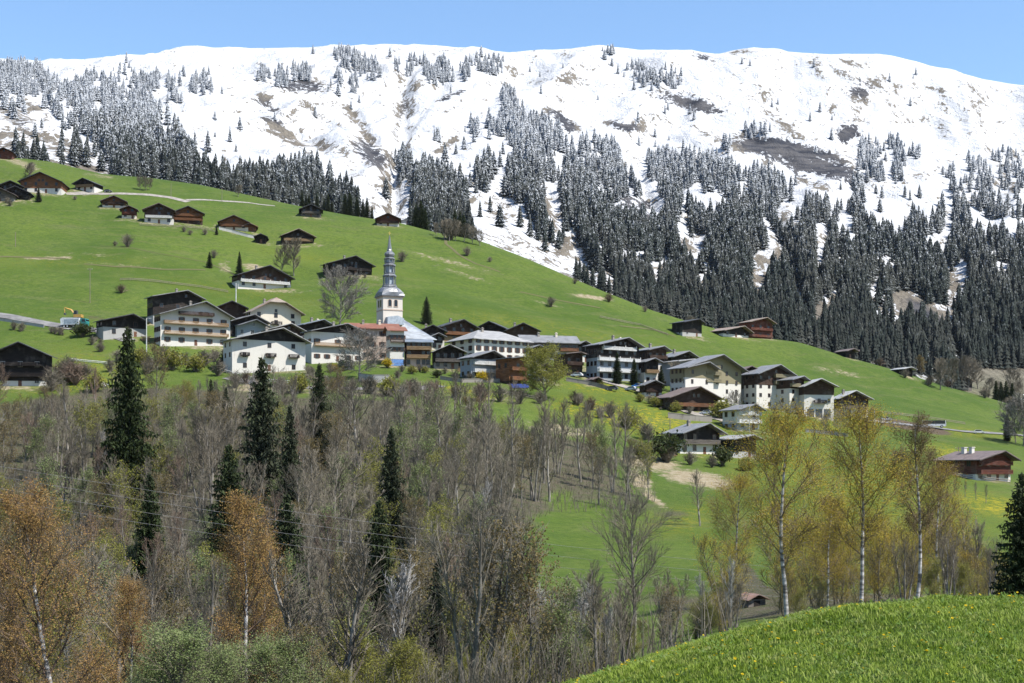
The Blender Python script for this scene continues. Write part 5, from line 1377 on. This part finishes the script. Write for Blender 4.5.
# individually known bare trees
def bare(label, px, base, top, k, depth=None, ymin=380, sxy=1.0, name='bare_tree', proto=None, cat='tree', group=None):
    p = hit(px, base, ymin) if depth is None else at(px, depth)
    h = (HY-top)/F*p.y-p.z
    return tree(name, cat, label, p, *(proto or BARE[k]), s=h/12.0, sxy=sxy, group=group)
bare('large round grey tree behind the roofs left of the church', 339, 331, 276, 2, sxy=1.0, proto=FARB)
bare('brown bare tree in front of the white house with red shutters', 358, 381, 336, 4, sxy=1.25, proto=FARB)
bare('left of two bare grey trees above the wide brown farmhouse', 281, 275, 248, 2, sxy=1.1, proto=FARG)
bare('right of two bare grey trees above the wide brown farmhouse', 294, 276, 244, 2, sxy=1.0, proto=FARG)
bare('tall dark bare tree in the green clearing below the sandy patch', 634, 0, 508, 2, depth=125, proto=bare_proto(55, h=12, spread=4.4, nlimb=26, up=0.25, first=0.3, subs=(10,9), twig=0.014, tw=1.3))
bare('bare grey tree standing before the sandy patch', 700, 526, 474, 0, None, 200)
bare('forked bare tree left of the sandy patch', 625, 510, 455, 2, ymin=200)
bare('small grey tree below the garage block, left one', 824, 433, 416, 0, proto=FARG)
bare('small grey tree below the garage block, right one', 840, 432, 414, 2, proto=FARB)
bare('thin bare tree at the foot of the largest white block', 735, 413, 394, 0, proto=FARB)
bare('silvery bare tree beside the slim conifers at the left foot of the largest white block', 681, 394, 366, 2, sxy=1.1, proto=FARG)
bare('left bare tree at the right border above the red-brown chalet', 1016, 443, 405, 1, proto=FARB)
bare('right bare tree at the right border above the red-brown chalet', 1023, 446, 402, 1, proto=FARB)
bare('white-twigged tree shining among dark spruces in the ravine', 402, 0, 566, 6, depth=112, sxy=1.5)
for x, b, tp in [(899,371,360),(940,390,362),(960,390,360),(968,391,364),(978,389,366),(952,389,363),(988,395,380),(1000,398,383),(1010,398,385),(1020,400,384),(1016,398,372),(888,366,356),(906,372,362)]:
    bare('small leafless tree along the lower forest edge at right', x, b, tp, int(rt.integers(0,3)), sxy=1.1, proto=FARG, group='leafless trees along the lower forest edge')
for x, b, tp in [(28,180,165),(30,177,164),(140,190,178),(146,191,178),(150,190,180),(238,197,186),(444,240,222),(449,241,221),(455,241,223),(436,236,224),(472,244,228),(480,246,231),(464,242,226)]:
    bare('small leafless tree along the top edge of the pasture', x, b, tp, int(rt.integers(0,3)), sxy=1.1, proto=FARG, group='leafless trees along the pasture top')
for x, b, tp in [(955,495,480),(965,497,481),(976,500,483),(986,503,485),(944,492,478)]:
    bare('small pollard-like bare tree in the row below the red-brown chalet', x, b, tp, 1, ymin=300, group='small bare trees below the red-brown chalet')
bare('orange-budding larch beside the two small barns at the forest edge', 873.5, 361, 349, 0, proto=bare_proto(41, h=12, spread=2.6, nlimb=16, subs=(6,4), leafm_='orangeleaf', per=2, lsize=0.22), sxy=1.0)
bare('tan-budding round tree by the barn with pale roof', 921, 378, 357, 0, proto=bare_proto(42, h=12, spread=3.2, nlimb=16, subs=(6,4), leafm_='duskleaf', per=3, lsize=0.2), sxy=1.2)
# shrubs on the slope
SH = MB()
def shrub_proto(seed, n, r_, z_, mat, lsize=None, leafmat=None):
    r = random.Random(seed); mb = MB(); tips = []
    for i in range(n):
        t = r.uniform(0, 6.28); el = r.uniform(0.35, 1.5)
        d = Vector((math.cos(t)*math.cos(el)*r_, math.sin(t)*math.cos(el)*r_, math.sin(el)*z_))*r.uniform(0.7,1.1)
        m = d*0.5+Vector((r.gauss(0,.12), r.gauss(0,.12), 0.12*z_))
        mb.tube([(0,0,-0.1), m, d], [0.05, 0.03, 0.012], 3, False)
        for k in range(4):
            q = m.lerp(d, r.random()); e = q+Vector((r.gauss(0,.35), r.gauss(0,.35), r.uniform(0.05,.55)))
            mb.tube([q, e], [0.022, 0.012], 3, False); tips.append(e); tips.append(q)
    out = [mb.mesh('branches', M[mat])]; nm = ['branches']
    if leafmat:
        V, Q = leaves_np(seed+7, tips, 4, lsize, 0.18); out.append(mesh_np('foliage', V, Q, M[leafmat])); nm.append('foliage')
    return out, nm
SHB = [shrub_proto(1, 60, 1.6, 2.0, 'twigs'), shrub_proto(2, 60, 1.5, 2.0, 'redtwigs'), shrub_proto(3, 40, 1.5, 1.9, 'twigs', 0.14, 'darkleaf'), shrub_proto(4, 40, 1.4, 1.8, 'twigs', 0.13, 'forsythia'), shrub_proto(5, 45, 1.5, 2.0, 'twigs', 0.13, 'yellowgreen')]
def shrub(label, px, py, h, k, ymin=380, depth=None, name='shrub', group=None, sxy=1.0):
    p = hit(px, py, ymin) if depth is None else at(px, depth)
    if group and py < 320: h *= 0.72
    return tree(name, 'shrub', label, p, *SHB[k], s=h/2.0, sxy=sxy, group=group)
shrub('round dry bush alone on the open pasture above the lorry', 121.5, 293, 3.2, 1, sxy=1.3)
shrub('grey bush on the middle of the upper pasture', 127.5, 247, 5.5, 0)
shrub('big round grey-brown bush at the top right of the pasture', 450, 240, 8, 0, sxy=1.2)
shrub('small bare bush above the right pasture path', 402, 262, 5, 0)
shrub('bare bush on the right skyline slope near the forest', 551, 307, 4.5, 0)
shrub('brown bush on the right skyline slope above the dandelion band', 609, 302, 4.2, 1)
shrub('bare bush at the bend of the tan path near the skyline', 467, 256, 4.5, 0)
shrub('yellow flowering bush beneath the narrow white village house', 387, 368, 3.0, 3, name='flowering_shrub')
shrub('yellow flowering bush left of the brown bare tree', 334, 371, 2.2, 3, name='flowering_shrub')
shrub('yellow flowering bush at the wall before the dark timber chalet', 481.5, 382, 3.2, 3, name='flowering_shrub')
shrub('dark green bush left of the dark timber meadow chalet', 664, 461, 7.0, 2, sxy=1.1)
shrub('olive bush at the lower left of the sandy patch', 640, 494, 4.0, 2)
shrub('dark evergreen bush below the tipper lorry', 82, 337, 4.5, 2, sxy=1.3)
shrub('green bush on the bank above the dandelion meadow, near broad low chalet', 722, 419, 5.5, 4)
shrub('dark bush right of the dark timber meadow chalet', 722, 466, 5, 2)
shrub('small dark bush in the stone yard of the open black chalet', 437, 378, 2.5, 2)
for x, y, h, k in [(60,382,6,0),(68,376,6,0),(75,385,7,1),(85,380,5,0),(52,390,6,0),(95,392,5,4),(110,372,4,0),(118,362,4,0),(100,352,3,0),(92,345,3,0),(140,365,5,4),(150,372,5,0),(165,362,5,0),(172,370,6,4),(185,365,4,0),(196,372,5,4),(205,366,5,0),(214,362,4,0),(225,368,4,2),(218,376,5,0),(235,388,5,0),(246,384,4,1),(262,392,5,0),(280,394,5,0),(300,393,5,4),(312,382,3,0),(322,392,5,0),(338,394,5,1),(352,392,4,0),(372,394,5,0),(390,396,5,4),(410,396,5,0),(430,394,4,0),(455,398,4,1),(480,400,5,0),(500,402,5,0),(520,404,5,0),(575,404,4,0),(590,410,4,1),(610,418,5,0),(628,428,5,4),(645,440,5,0),(668,468,4,0),(540,404,4,0),(420,372,2.5,0),(398,378,2.5,0),(445,374,2,0),(308,374,3,0),(232,360,3,0),(14,330,3,0),(22,331,3,0),(55,334,2.5,0),(60,335,3,0),(350,370,3.5,0),(343,371,3.5,2),(330,372,3,0),(402,372,2.4,0),(412,374,2.5,4),(455,378,2,0),(425,373,2,4),(470,380,2.4,0),(655,407,3,4),(668,410,3,0),(676,412,3,4),(690,414,2.6,0),(650,404,3,0),(640,402,2.5,4),(560,372,2,0),(600,386,2,4),
                   (184,232,3.5,0),(190,235,3.5,0),(205,240,3,0),(94,246,3,0),(115,246,3,0),(158,252,3,0),(75,200,3,0),(85,204,3.5,0),(110,188,5,1),(118,190,4,0),(102,190,4,0),(10,206,4,0),(16,208,4,0),(7,203,4,0),(214,258,5,0),(205,235,4,0),(355,282,3,0),(378,293,3,0),(365,278,2.5,0),(490,262,3.5,0),(478,268,4,0),(520,280,4,0),
                   (905,378,4,0),(930,384,4,0),(945,386,4,1),(985,398,5,0),(1005,402,5,0),(1018,406,5,0),(880,366,4,1),(760,336,4,0),(645,312,4,0),(668,318,4,0),(690,324,4,0),(575,284,4,0),(590,291,4,0),(612,298,3.5,0),(775,462,3,2),(712,470,3,0),(690,488,3.5,0),(745,470,3,4)]:
    if y < 320 and rt.random() < 0.5: continue
    for q_ in range(1 if y < 320 else int(rt.integers(1,4))):
      if q_: x += rt.normal(0,4.5); y += rt.normal(0,1.6); h *= rt.uniform(0.5,0.95)
      shrub(('leafless grey bush','reddish leafless bush','small dark green bush','','yellow-green budding bush')[k]+' on the grass slopes around the village', x, y, h, k, group=('grey bushes','reddish bushes','dark bushes','','yellow-green bushes')[k]+' on the grass slopes')
# spring green round tree in the village
RG_ = bare_proto(51, h=12, spread=6.4, nlimb=24, up=0.12, first=0.10, subs=(9,7), leafm_='yellowgreen', per=4, lsize=0.17, lspread=0.4, tw=2.2)
bare('round spring-green tree with dark forked trunk on the meadow below the village', 546, 399.5, 356, 0, proto=RG_, sxy=1.05)
# bright budding trees
OB = [bare_proto(60, bark='birchbark', twm='birchtwigs', h=12, spread=3.4, nlimb=30, first=0.06, up=0.5, twig=0.010, subs=(9,8), leafm_='orangeleaf', per=8, lsize=0.033, lspread=0.2, ldroop=0.2, tw=0.8),
      bare_proto(61, bark='birchbark', twm='birchtwigs', h=12, spread=2.4, nlimb=28, first=0.12, up=0.5, twig=0.010, subs=(9,8), leafm_='orangeleaf', per=7, lsize=0.033, lspread=0.2, ldroop=0.2, tw=0.8)]
YB = [bare_proto(70, bark='birchbark', twm='birchtwigs', h=12, spread=2.9, nlimb=24, first=0.30, up=0.35, twig=0.009, lb=0.26, subs=(9,8), leafm_='oliveleaf', per=7, lsize=0.032, lspread=0.24, ldroop=0.4, tw=0.62, droop=0.12),
      bare_proto(71, bark='birchbark', twm='birchtwigs', h=12, spread=2.7, nlimb=24, first=0.32, up=0.35, twig=0.009, lb=0.26, subs=(9,8), leafm_='oliveleaf', per=7, lsize=0.032, lspread=0.24, ldroop=0.4, tw=0.62, droop=0.12),
      bare_proto(72, bark='birchbark', twm='birchtwigs', h=12, spread=2.0, nlimb=22, first=0.38, up=0.45, twig=0.009, lb=0.26, subs=(9,8), leafm_='duskleaf', per=4, lsize=0.034, lspread=0.16, ldroop=0.3, tw=0.62, droop=0.08)]
LB = [bare_proto(80, h=8, spread=2.9, trunks=2, nlimb=24, first=0.15, up=0.4, twig=0.014, subs=(7,6), leafm_='limeleaf', per=7, lsize=0.05, lspread=0.2),
      bare_proto(81, h=8, spread=2.6, trunks=2, nlimb=22, first=0.15, up=0.4, twig=0.014, subs=(7,6), leafm_='yellowgreen', per=6, lsize=0.05, lspread=0.22),
      bare_proto(82, h=8, spread=2.6, trunks=2, nlimb=22, first=0.15, up=0.4, twig=0.014, subs=(7,6), leafm_='oliveleaf', per=5, lsize=0.036, lspread=0.26)]
bare('large orange budding birch in the lower left corner', 68, 0, 503, 0, depth=74, proto=OB[0], name='birch_tree', sxy=1.35)
bare('orange budding birch cut by the left border', 2, 0, 560, 0, depth=78, proto=OB[1], name='birch_tree', sxy=1.2)
bare('lower orange budding birch right of the largest orange one', 128, 0, 585, 0, depth=80, proto=OB[1], name='birch_tree', sxy=1.2)
bare('tall slender orange birch with a white trunk between green trees', 241, 0, 503, 0, depth=86, proto=OB[1], name='birch_tree', sxy=1.15)
bare('thin orange birch behind the slender one, lower left of the spruce at the power lines', 262, 0, 540, 0, depth=105, proto=OB[1], name='birch_tree')
bare('white-trunked yellow-olive birch, left of the three at the front meadow', 787, 0, 413, 0, depth=70, proto=YB[0], name='birch_tree', sxy=1.4)
bare('white-trunked yellow-olive birch, middle of the three at the front meadow', 864, 0, 413, 0, depth=74, proto=YB[1], name='birch_tree', sxy=1.4)
bare('white-trunked greyish birch, right of the three at the front meadow', 915, 0, 421, 0, depth=76, proto=YB[2], name='birch_tree', sxy=1.35)
bare('small olive birch between the left and middle white trunks', 826, 0, 500, 0, depth=92, proto=YB[1], name='birch_tree', sxy=1.3)
bare('small olive birch left of the leftmost white trunk', 736, 0, 478, 0, depth=150, proto=YB[0], name='birch_tree', sxy=1.3)
bare('olive birch close behind the rightmost white trunk', 940, 0, 468, 0, depth=88, proto=YB[0], name='birch_tree', sxy=1.2)
bare('bright green budding tree right of the lower orange birch', 185, 0, 578, 0, depth=70, proto=LB[0], name='budding_tree', sxy=1.6)
bare('bright green budding tree below the dark spruces at the bottom', 282, 0, 598, 0, depth=72, proto=LB[0], name='budding_tree', sxy=1.5)
bare('yellow-green budding tree under the small spruce by the power lines', 396, 0, 600, 0, depth=72, proto=LB[1], name='budding_tree', sxy=1.3)
bare('yellow-green budding tree at bottom beside the reddish brush', 425, 0, 620, 0, depth=74, proto=LB[1], name='budding_tree')
for x, d, tp, k in [(340,74,640,1),(455,76,628,1),(30,78,640,2),(222,82,612,0),(485,90,600,1),(150,76,628,0),(360,95,575,1),(310,84,615,0),(560,82,636,1),(120,110,560,2),(455,120,545,1),(60,130,540,1)]:
    bare(('pale green','yellow-green','olive')[k]+' young tree coming into leaf in the undergrowth along the bottom of the wood', x, 0, tp, 0, depth=d, proto=LB[k], name='budding_tree', sxy=1.3, group=('pale green','yellow-green','olive')[k]+' young trees at the bottom of the wood')
bare('yellow-green budding tree above the left wood under the white hotel', 190, 418, 366, 0, proto=LB[1], name='budding_tree', sxy=1.2)
bare('ochre budding tree right beside the tallest left spruce', 158, 415, 352, 0, proto=BUD[0], name='budding_tree')
bare('olive budding tree in the bushes under the white hotel', 176, 425, 378, 0, proto=LB[2], name='budding_tree', sxy=1.2)
for i, (x, d, tp, k) in enumerate([(840,95,520,2),(880,98,500,2),(900,86,540,2),(935,84,540,1),(960,82,545,1),(985,84,555,2),(730,110,540,2),(722,88,575,2),(820,78,560,2),(960,100,500,2),(720,95,580,1),(700,100,590,1),(800,72,575,1),(860,88,545,2),(885,108,480,2),(925,105,500,2),(722,118,500,2),(782,120,455,2),(835,122,460,2),(905,118,470,2),(935,116,485,2),(785,95,540,2),(800,100,505,2),(845,112,490,2),(875,112,480,2),(815,112,480,2),(960,108,505,2),(990,95,520,2),(1000,85,540,2),(915,92,520,2),(975,90,530,2)]):
    bare('low olive budding tree in the thicket behind the front meadow', x, 0, tp, 0, depth=d, proto=LB[k], name='budding_tree', group='olive thicket behind the front meadow', sxy=1.1)
for i, (x, d, tp, k) in enumerate([(950,76,530,3),(990,72,540,5),(945,92,495,1),(975,95,510,5),(905,80,540,3),(735,84,580,3)]):
    bare('grey leafless shrub-tree in the thicket near the dark right-hand spruce', x, 0, tp, k, depth=d, group='grey thicket behind the front meadow')
bare('reddish leafless tree at the bottom beside the front meadow', 500, 0, 630, 4, depth=70, sxy=1.3)
bare('grey multi-stemmed tree at the bottom middle between green trees', 325, 0, 545, 3, depth=76, sxy=1.5)
bare('pale leafless tree leaning at the bottom near the front meadow', 545, 0, 590, 6, depth=76, sxy=1.3)

for k_ in range(46):
    x = rt.uniform(515, 742); tp = rt.uniform(572, 648)
    lim = float(np.interp(x, [515,580,640,700,742], [683,672,655,634,622]))
    if tp > lim-14: continue
    d = rt.uniform(62, 112); b = int(rt.integers(0, 8))
    if b < 4: bare('leafless grey young tree in the brush strip between clearing and front meadow', x, 0, tp, (3,5,1,3)[b], depth=d, sxy=1.25, group='leafless young trees in the brush strip')
    elif b == 4: bare('reddish leafless young tree in the brush strip between clearing and front meadow', x, 0, tp, 4, depth=d, sxy=1.3, group='reddish young trees in the brush strip')
    elif b == 5: bare('pale-twigged young tree in the brush strip between clearing and front meadow', x, 0, tp, 6, depth=d, sxy=1.2, group='pale young trees in the brush strip')
    else: bare(('yellow-green','olive')[b-6]+' budding bush-like tree in the brush strip between clearing and front meadow', x, 0, tp, 0, depth=d, proto=LB[b-5], name='budding_tree', sxy=1.3, group=('yellow-green','olive')[b-6]+' young trees in the brush strip')
# thicket of brush on the ravine floor: nobody could count it
r_ = np.random.default_rng(8)
Vb, Fb = [], []; k0 = 0
nb = 0
while nb < 16000:
    px = r_.uniform(-60, 760); py = r_.uniform(405, 760)
    if px > 515 and py > 575 and r_.random() < 0.75: continue
    if not in_poly([px],[py-8],WOOD)[0]: continue
    p = hit(px, py, 55, 470); nb += 1
    h = r_.uniform(0.8, 3.2); t_ = r_.uniform(0,6.28); l = r_.uniform(0.1,0.9)
    d = np.array([math.cos(t_)*l, math.sin(t_)*l, h]); b = np.array([p.x,p.y,p.z-0.1]); w_ = 0.012+0.00012*p.y
    s_ = np.array([w_,0,0]); m = b+d*0.55+np.array([0,0,0.1]); q = b+d
    Vb += [b-s_, b+s_, m+s_*0.7, m-s_*0.7, q+s_*0.3, q-s_*0.3]; Fb += [(k0,k0+1,k0+2,k0+3),(k0+3,k0+2,k0+4,k0+5)]; k0 += 6
    for e in range(2):
        g_ = m+d*r_.uniform(-0.2,0.3); f_ = g_+np.array([r_.normal(0,0.5), r_.normal(0,0.5), r_.uniform(0.2,0.9)])
        Vb += [g_-s_*0.5, g_+s_*0.5, f_+s_*0.2, f_-s_*0.2]; Fb += [(k0,k0+1,k0+2,k0+3)]; k0 += 4
br = link(bpy.data.objects.new('undergrowth', mesh_np('undergrowth', np.array(Vb), np.array(Fb), M['twigs'])))
tag(br, 'grey leafless brush covering the floor of the ravine wood', 'undergrowth', None, 'stuff')

# ------------------------------------------------------------------ front meadow
r_ = np.random.default_rng(21)
n = 250000
uu = r_.uniform(400, 1480, n); dd = 9+r_.power(1.6, n)*31
X = (uu-UC)/F*dd
def zgrid(x, y):
    u = UC+F*x/y
    i = np.clip(np.searchsorted(us, u)-1, 0, NU-2); j = np.clip(np.searchsorted(Ys, y)-1, 0, NY-2)
    a = np.clip((u-us[i])/(us[i+1]-us[i]),0,1); b = np.clip((y-Ys[j])/(Ys[j+1]-Ys[j]),0,1)
    return (ZZ[j,i]*(1-a)+ZZ[j,i+1]*a)*(1-b)+(ZZ[j+1,i]*(1-a)+ZZ[j+1,i+1]*a)*b
Zg = zgrid(X, dd)
cl = 0.5+0.5*fbm(X/0.9, dd/0.9, 3, 5)
hh = (0.04+0.09*cl)*r_.uniform(0.5,1.5,n)
t_ = r_.uniform(0,6.28,n); ln = r_.uniform(0.1,0.9,n)*hh
B = np.stack([X, dd, Zg-0.01], 1); side = np.stack([-np.sin(t_), np.cos(t_), 0*t_], 1)*(0.006+0.0045*r_.random(n)+0.00012*dd)[:,None]
tip = B+np.stack([np.cos(t_)*ln, np.sin(t_)*ln, hh], 1); mid = B+np.stack([np.cos(t_)*ln*0.3, np.sin(t_)*ln*0.3, hh*0.62], 1)
V = np.stack([B-side, B+side, mid+side*0.8, mid-side*0.8, tip], 1).reshape(-1,3)
i5 = np.arange(n)[:,None]*5
T = np.concatenate([i5+np.array([[0,1,2]]), i5+np.array([[0,2,3]]), i5+np.array([[3,2,4]])])
go = link(bpy.data.objects.new('grass', mesh_np('grass', V, T, M['blade']))); tag(go, 'fresh green grass of the front meadow', 'grass', None, 'stuff')
n = 22000
uu = r_.uniform(400, 1480, n); dd = 9+r_.power(1.6, n)*31; X = (uu-UC)/F*dd
kp = vnoise(X/0.7, dd/0.7, 44) > 0.5; X = X[kp]; dd = dd[kp]; n = len(X)
B = np.stack([X, dd, zgrid(X, dd)+0.03+0.09*r_.random(n)], 1); t_ = r_.uniform(0,6.28,n); L_ = r_.uniform(0.05,0.14,n)
fw = np.stack([np.cos(t_)*L_, np.sin(t_)*L_, L_*r_.uniform(-0.1,0.9,n)], 1); sd = np.stack([-np.sin(t_), np.cos(t_), 0*t_], 1)*(0.012+0.022*r_.random(n))[:,None]
V = np.stack([B, B+fw*0.55+sd, B+fw, B+fw*0.55-sd], 1).reshape(-1,3)
ho = link(bpy.data.objects.new('meadow_herbs', mesh_np('meadow_herbs', V, np.arange(n*4).reshape(n,4), M['herb']))); tag(ho, 'broad-leaved herbs growing in the grass of the front meadow', 'herbs', None, 'stuff')
fl = MB(); nP = 12
for k in range(nP):
    a = 6.283*k/nP
    fl.add([(0,0,0.0),(0.026*math.cos(a-0.25),0.026*math.sin(a-0.25),0.008),(0.034*math.cos(a),0.034*math.sin(a),0.010),(0.026*math.cos(a+0.25),0.026*math.sin(a+0.25),0.008)], [(0,1,2,3)])
    fl.add([(0,0,0.006),(0.016*math.cos(a-0.2),0.016*math.sin(a-0.2),0.016),(0.019*math.cos(a+0.2),0.019*math.sin(a+0.2),0.016)], [(0,1,2)])
flm = fl.mesh('flower_head', M['petal']); stm = MB().tube([(0,0,-0.17),(0.005,0,-0.08),(0,0,0)], [0.003,0.003,0.0035], 5).mesh('stem', M['blade'])
for k in range(420):
    u = r_.uniform(560, 1080); d = 9.5+r_.power(1.7)*27
    if vnoise(np.array([u/60.0]), np.array([d/3.0]), 3)[0] < 0.36: continue
    p = at(u, d); p.z += r_.uniform(0.11,0.19)
    o = empty('dandelion', p, r_.uniform(0,6.28), r_.uniform(0.7,1.1)); o.rotation_euler = (r_.normal(0.25,0.3), r_.normal(0,0.3), r_.uniform(0,6.28))
    link(bpy.data.objects.new('flower_head', flm), o); link(bpy.data.objects.new('stem', stm), o)
    tag(o, 'yellow dandelion flower standing in the grass of the front meadow', 'dandelion', 'dandelions in the front meadow')
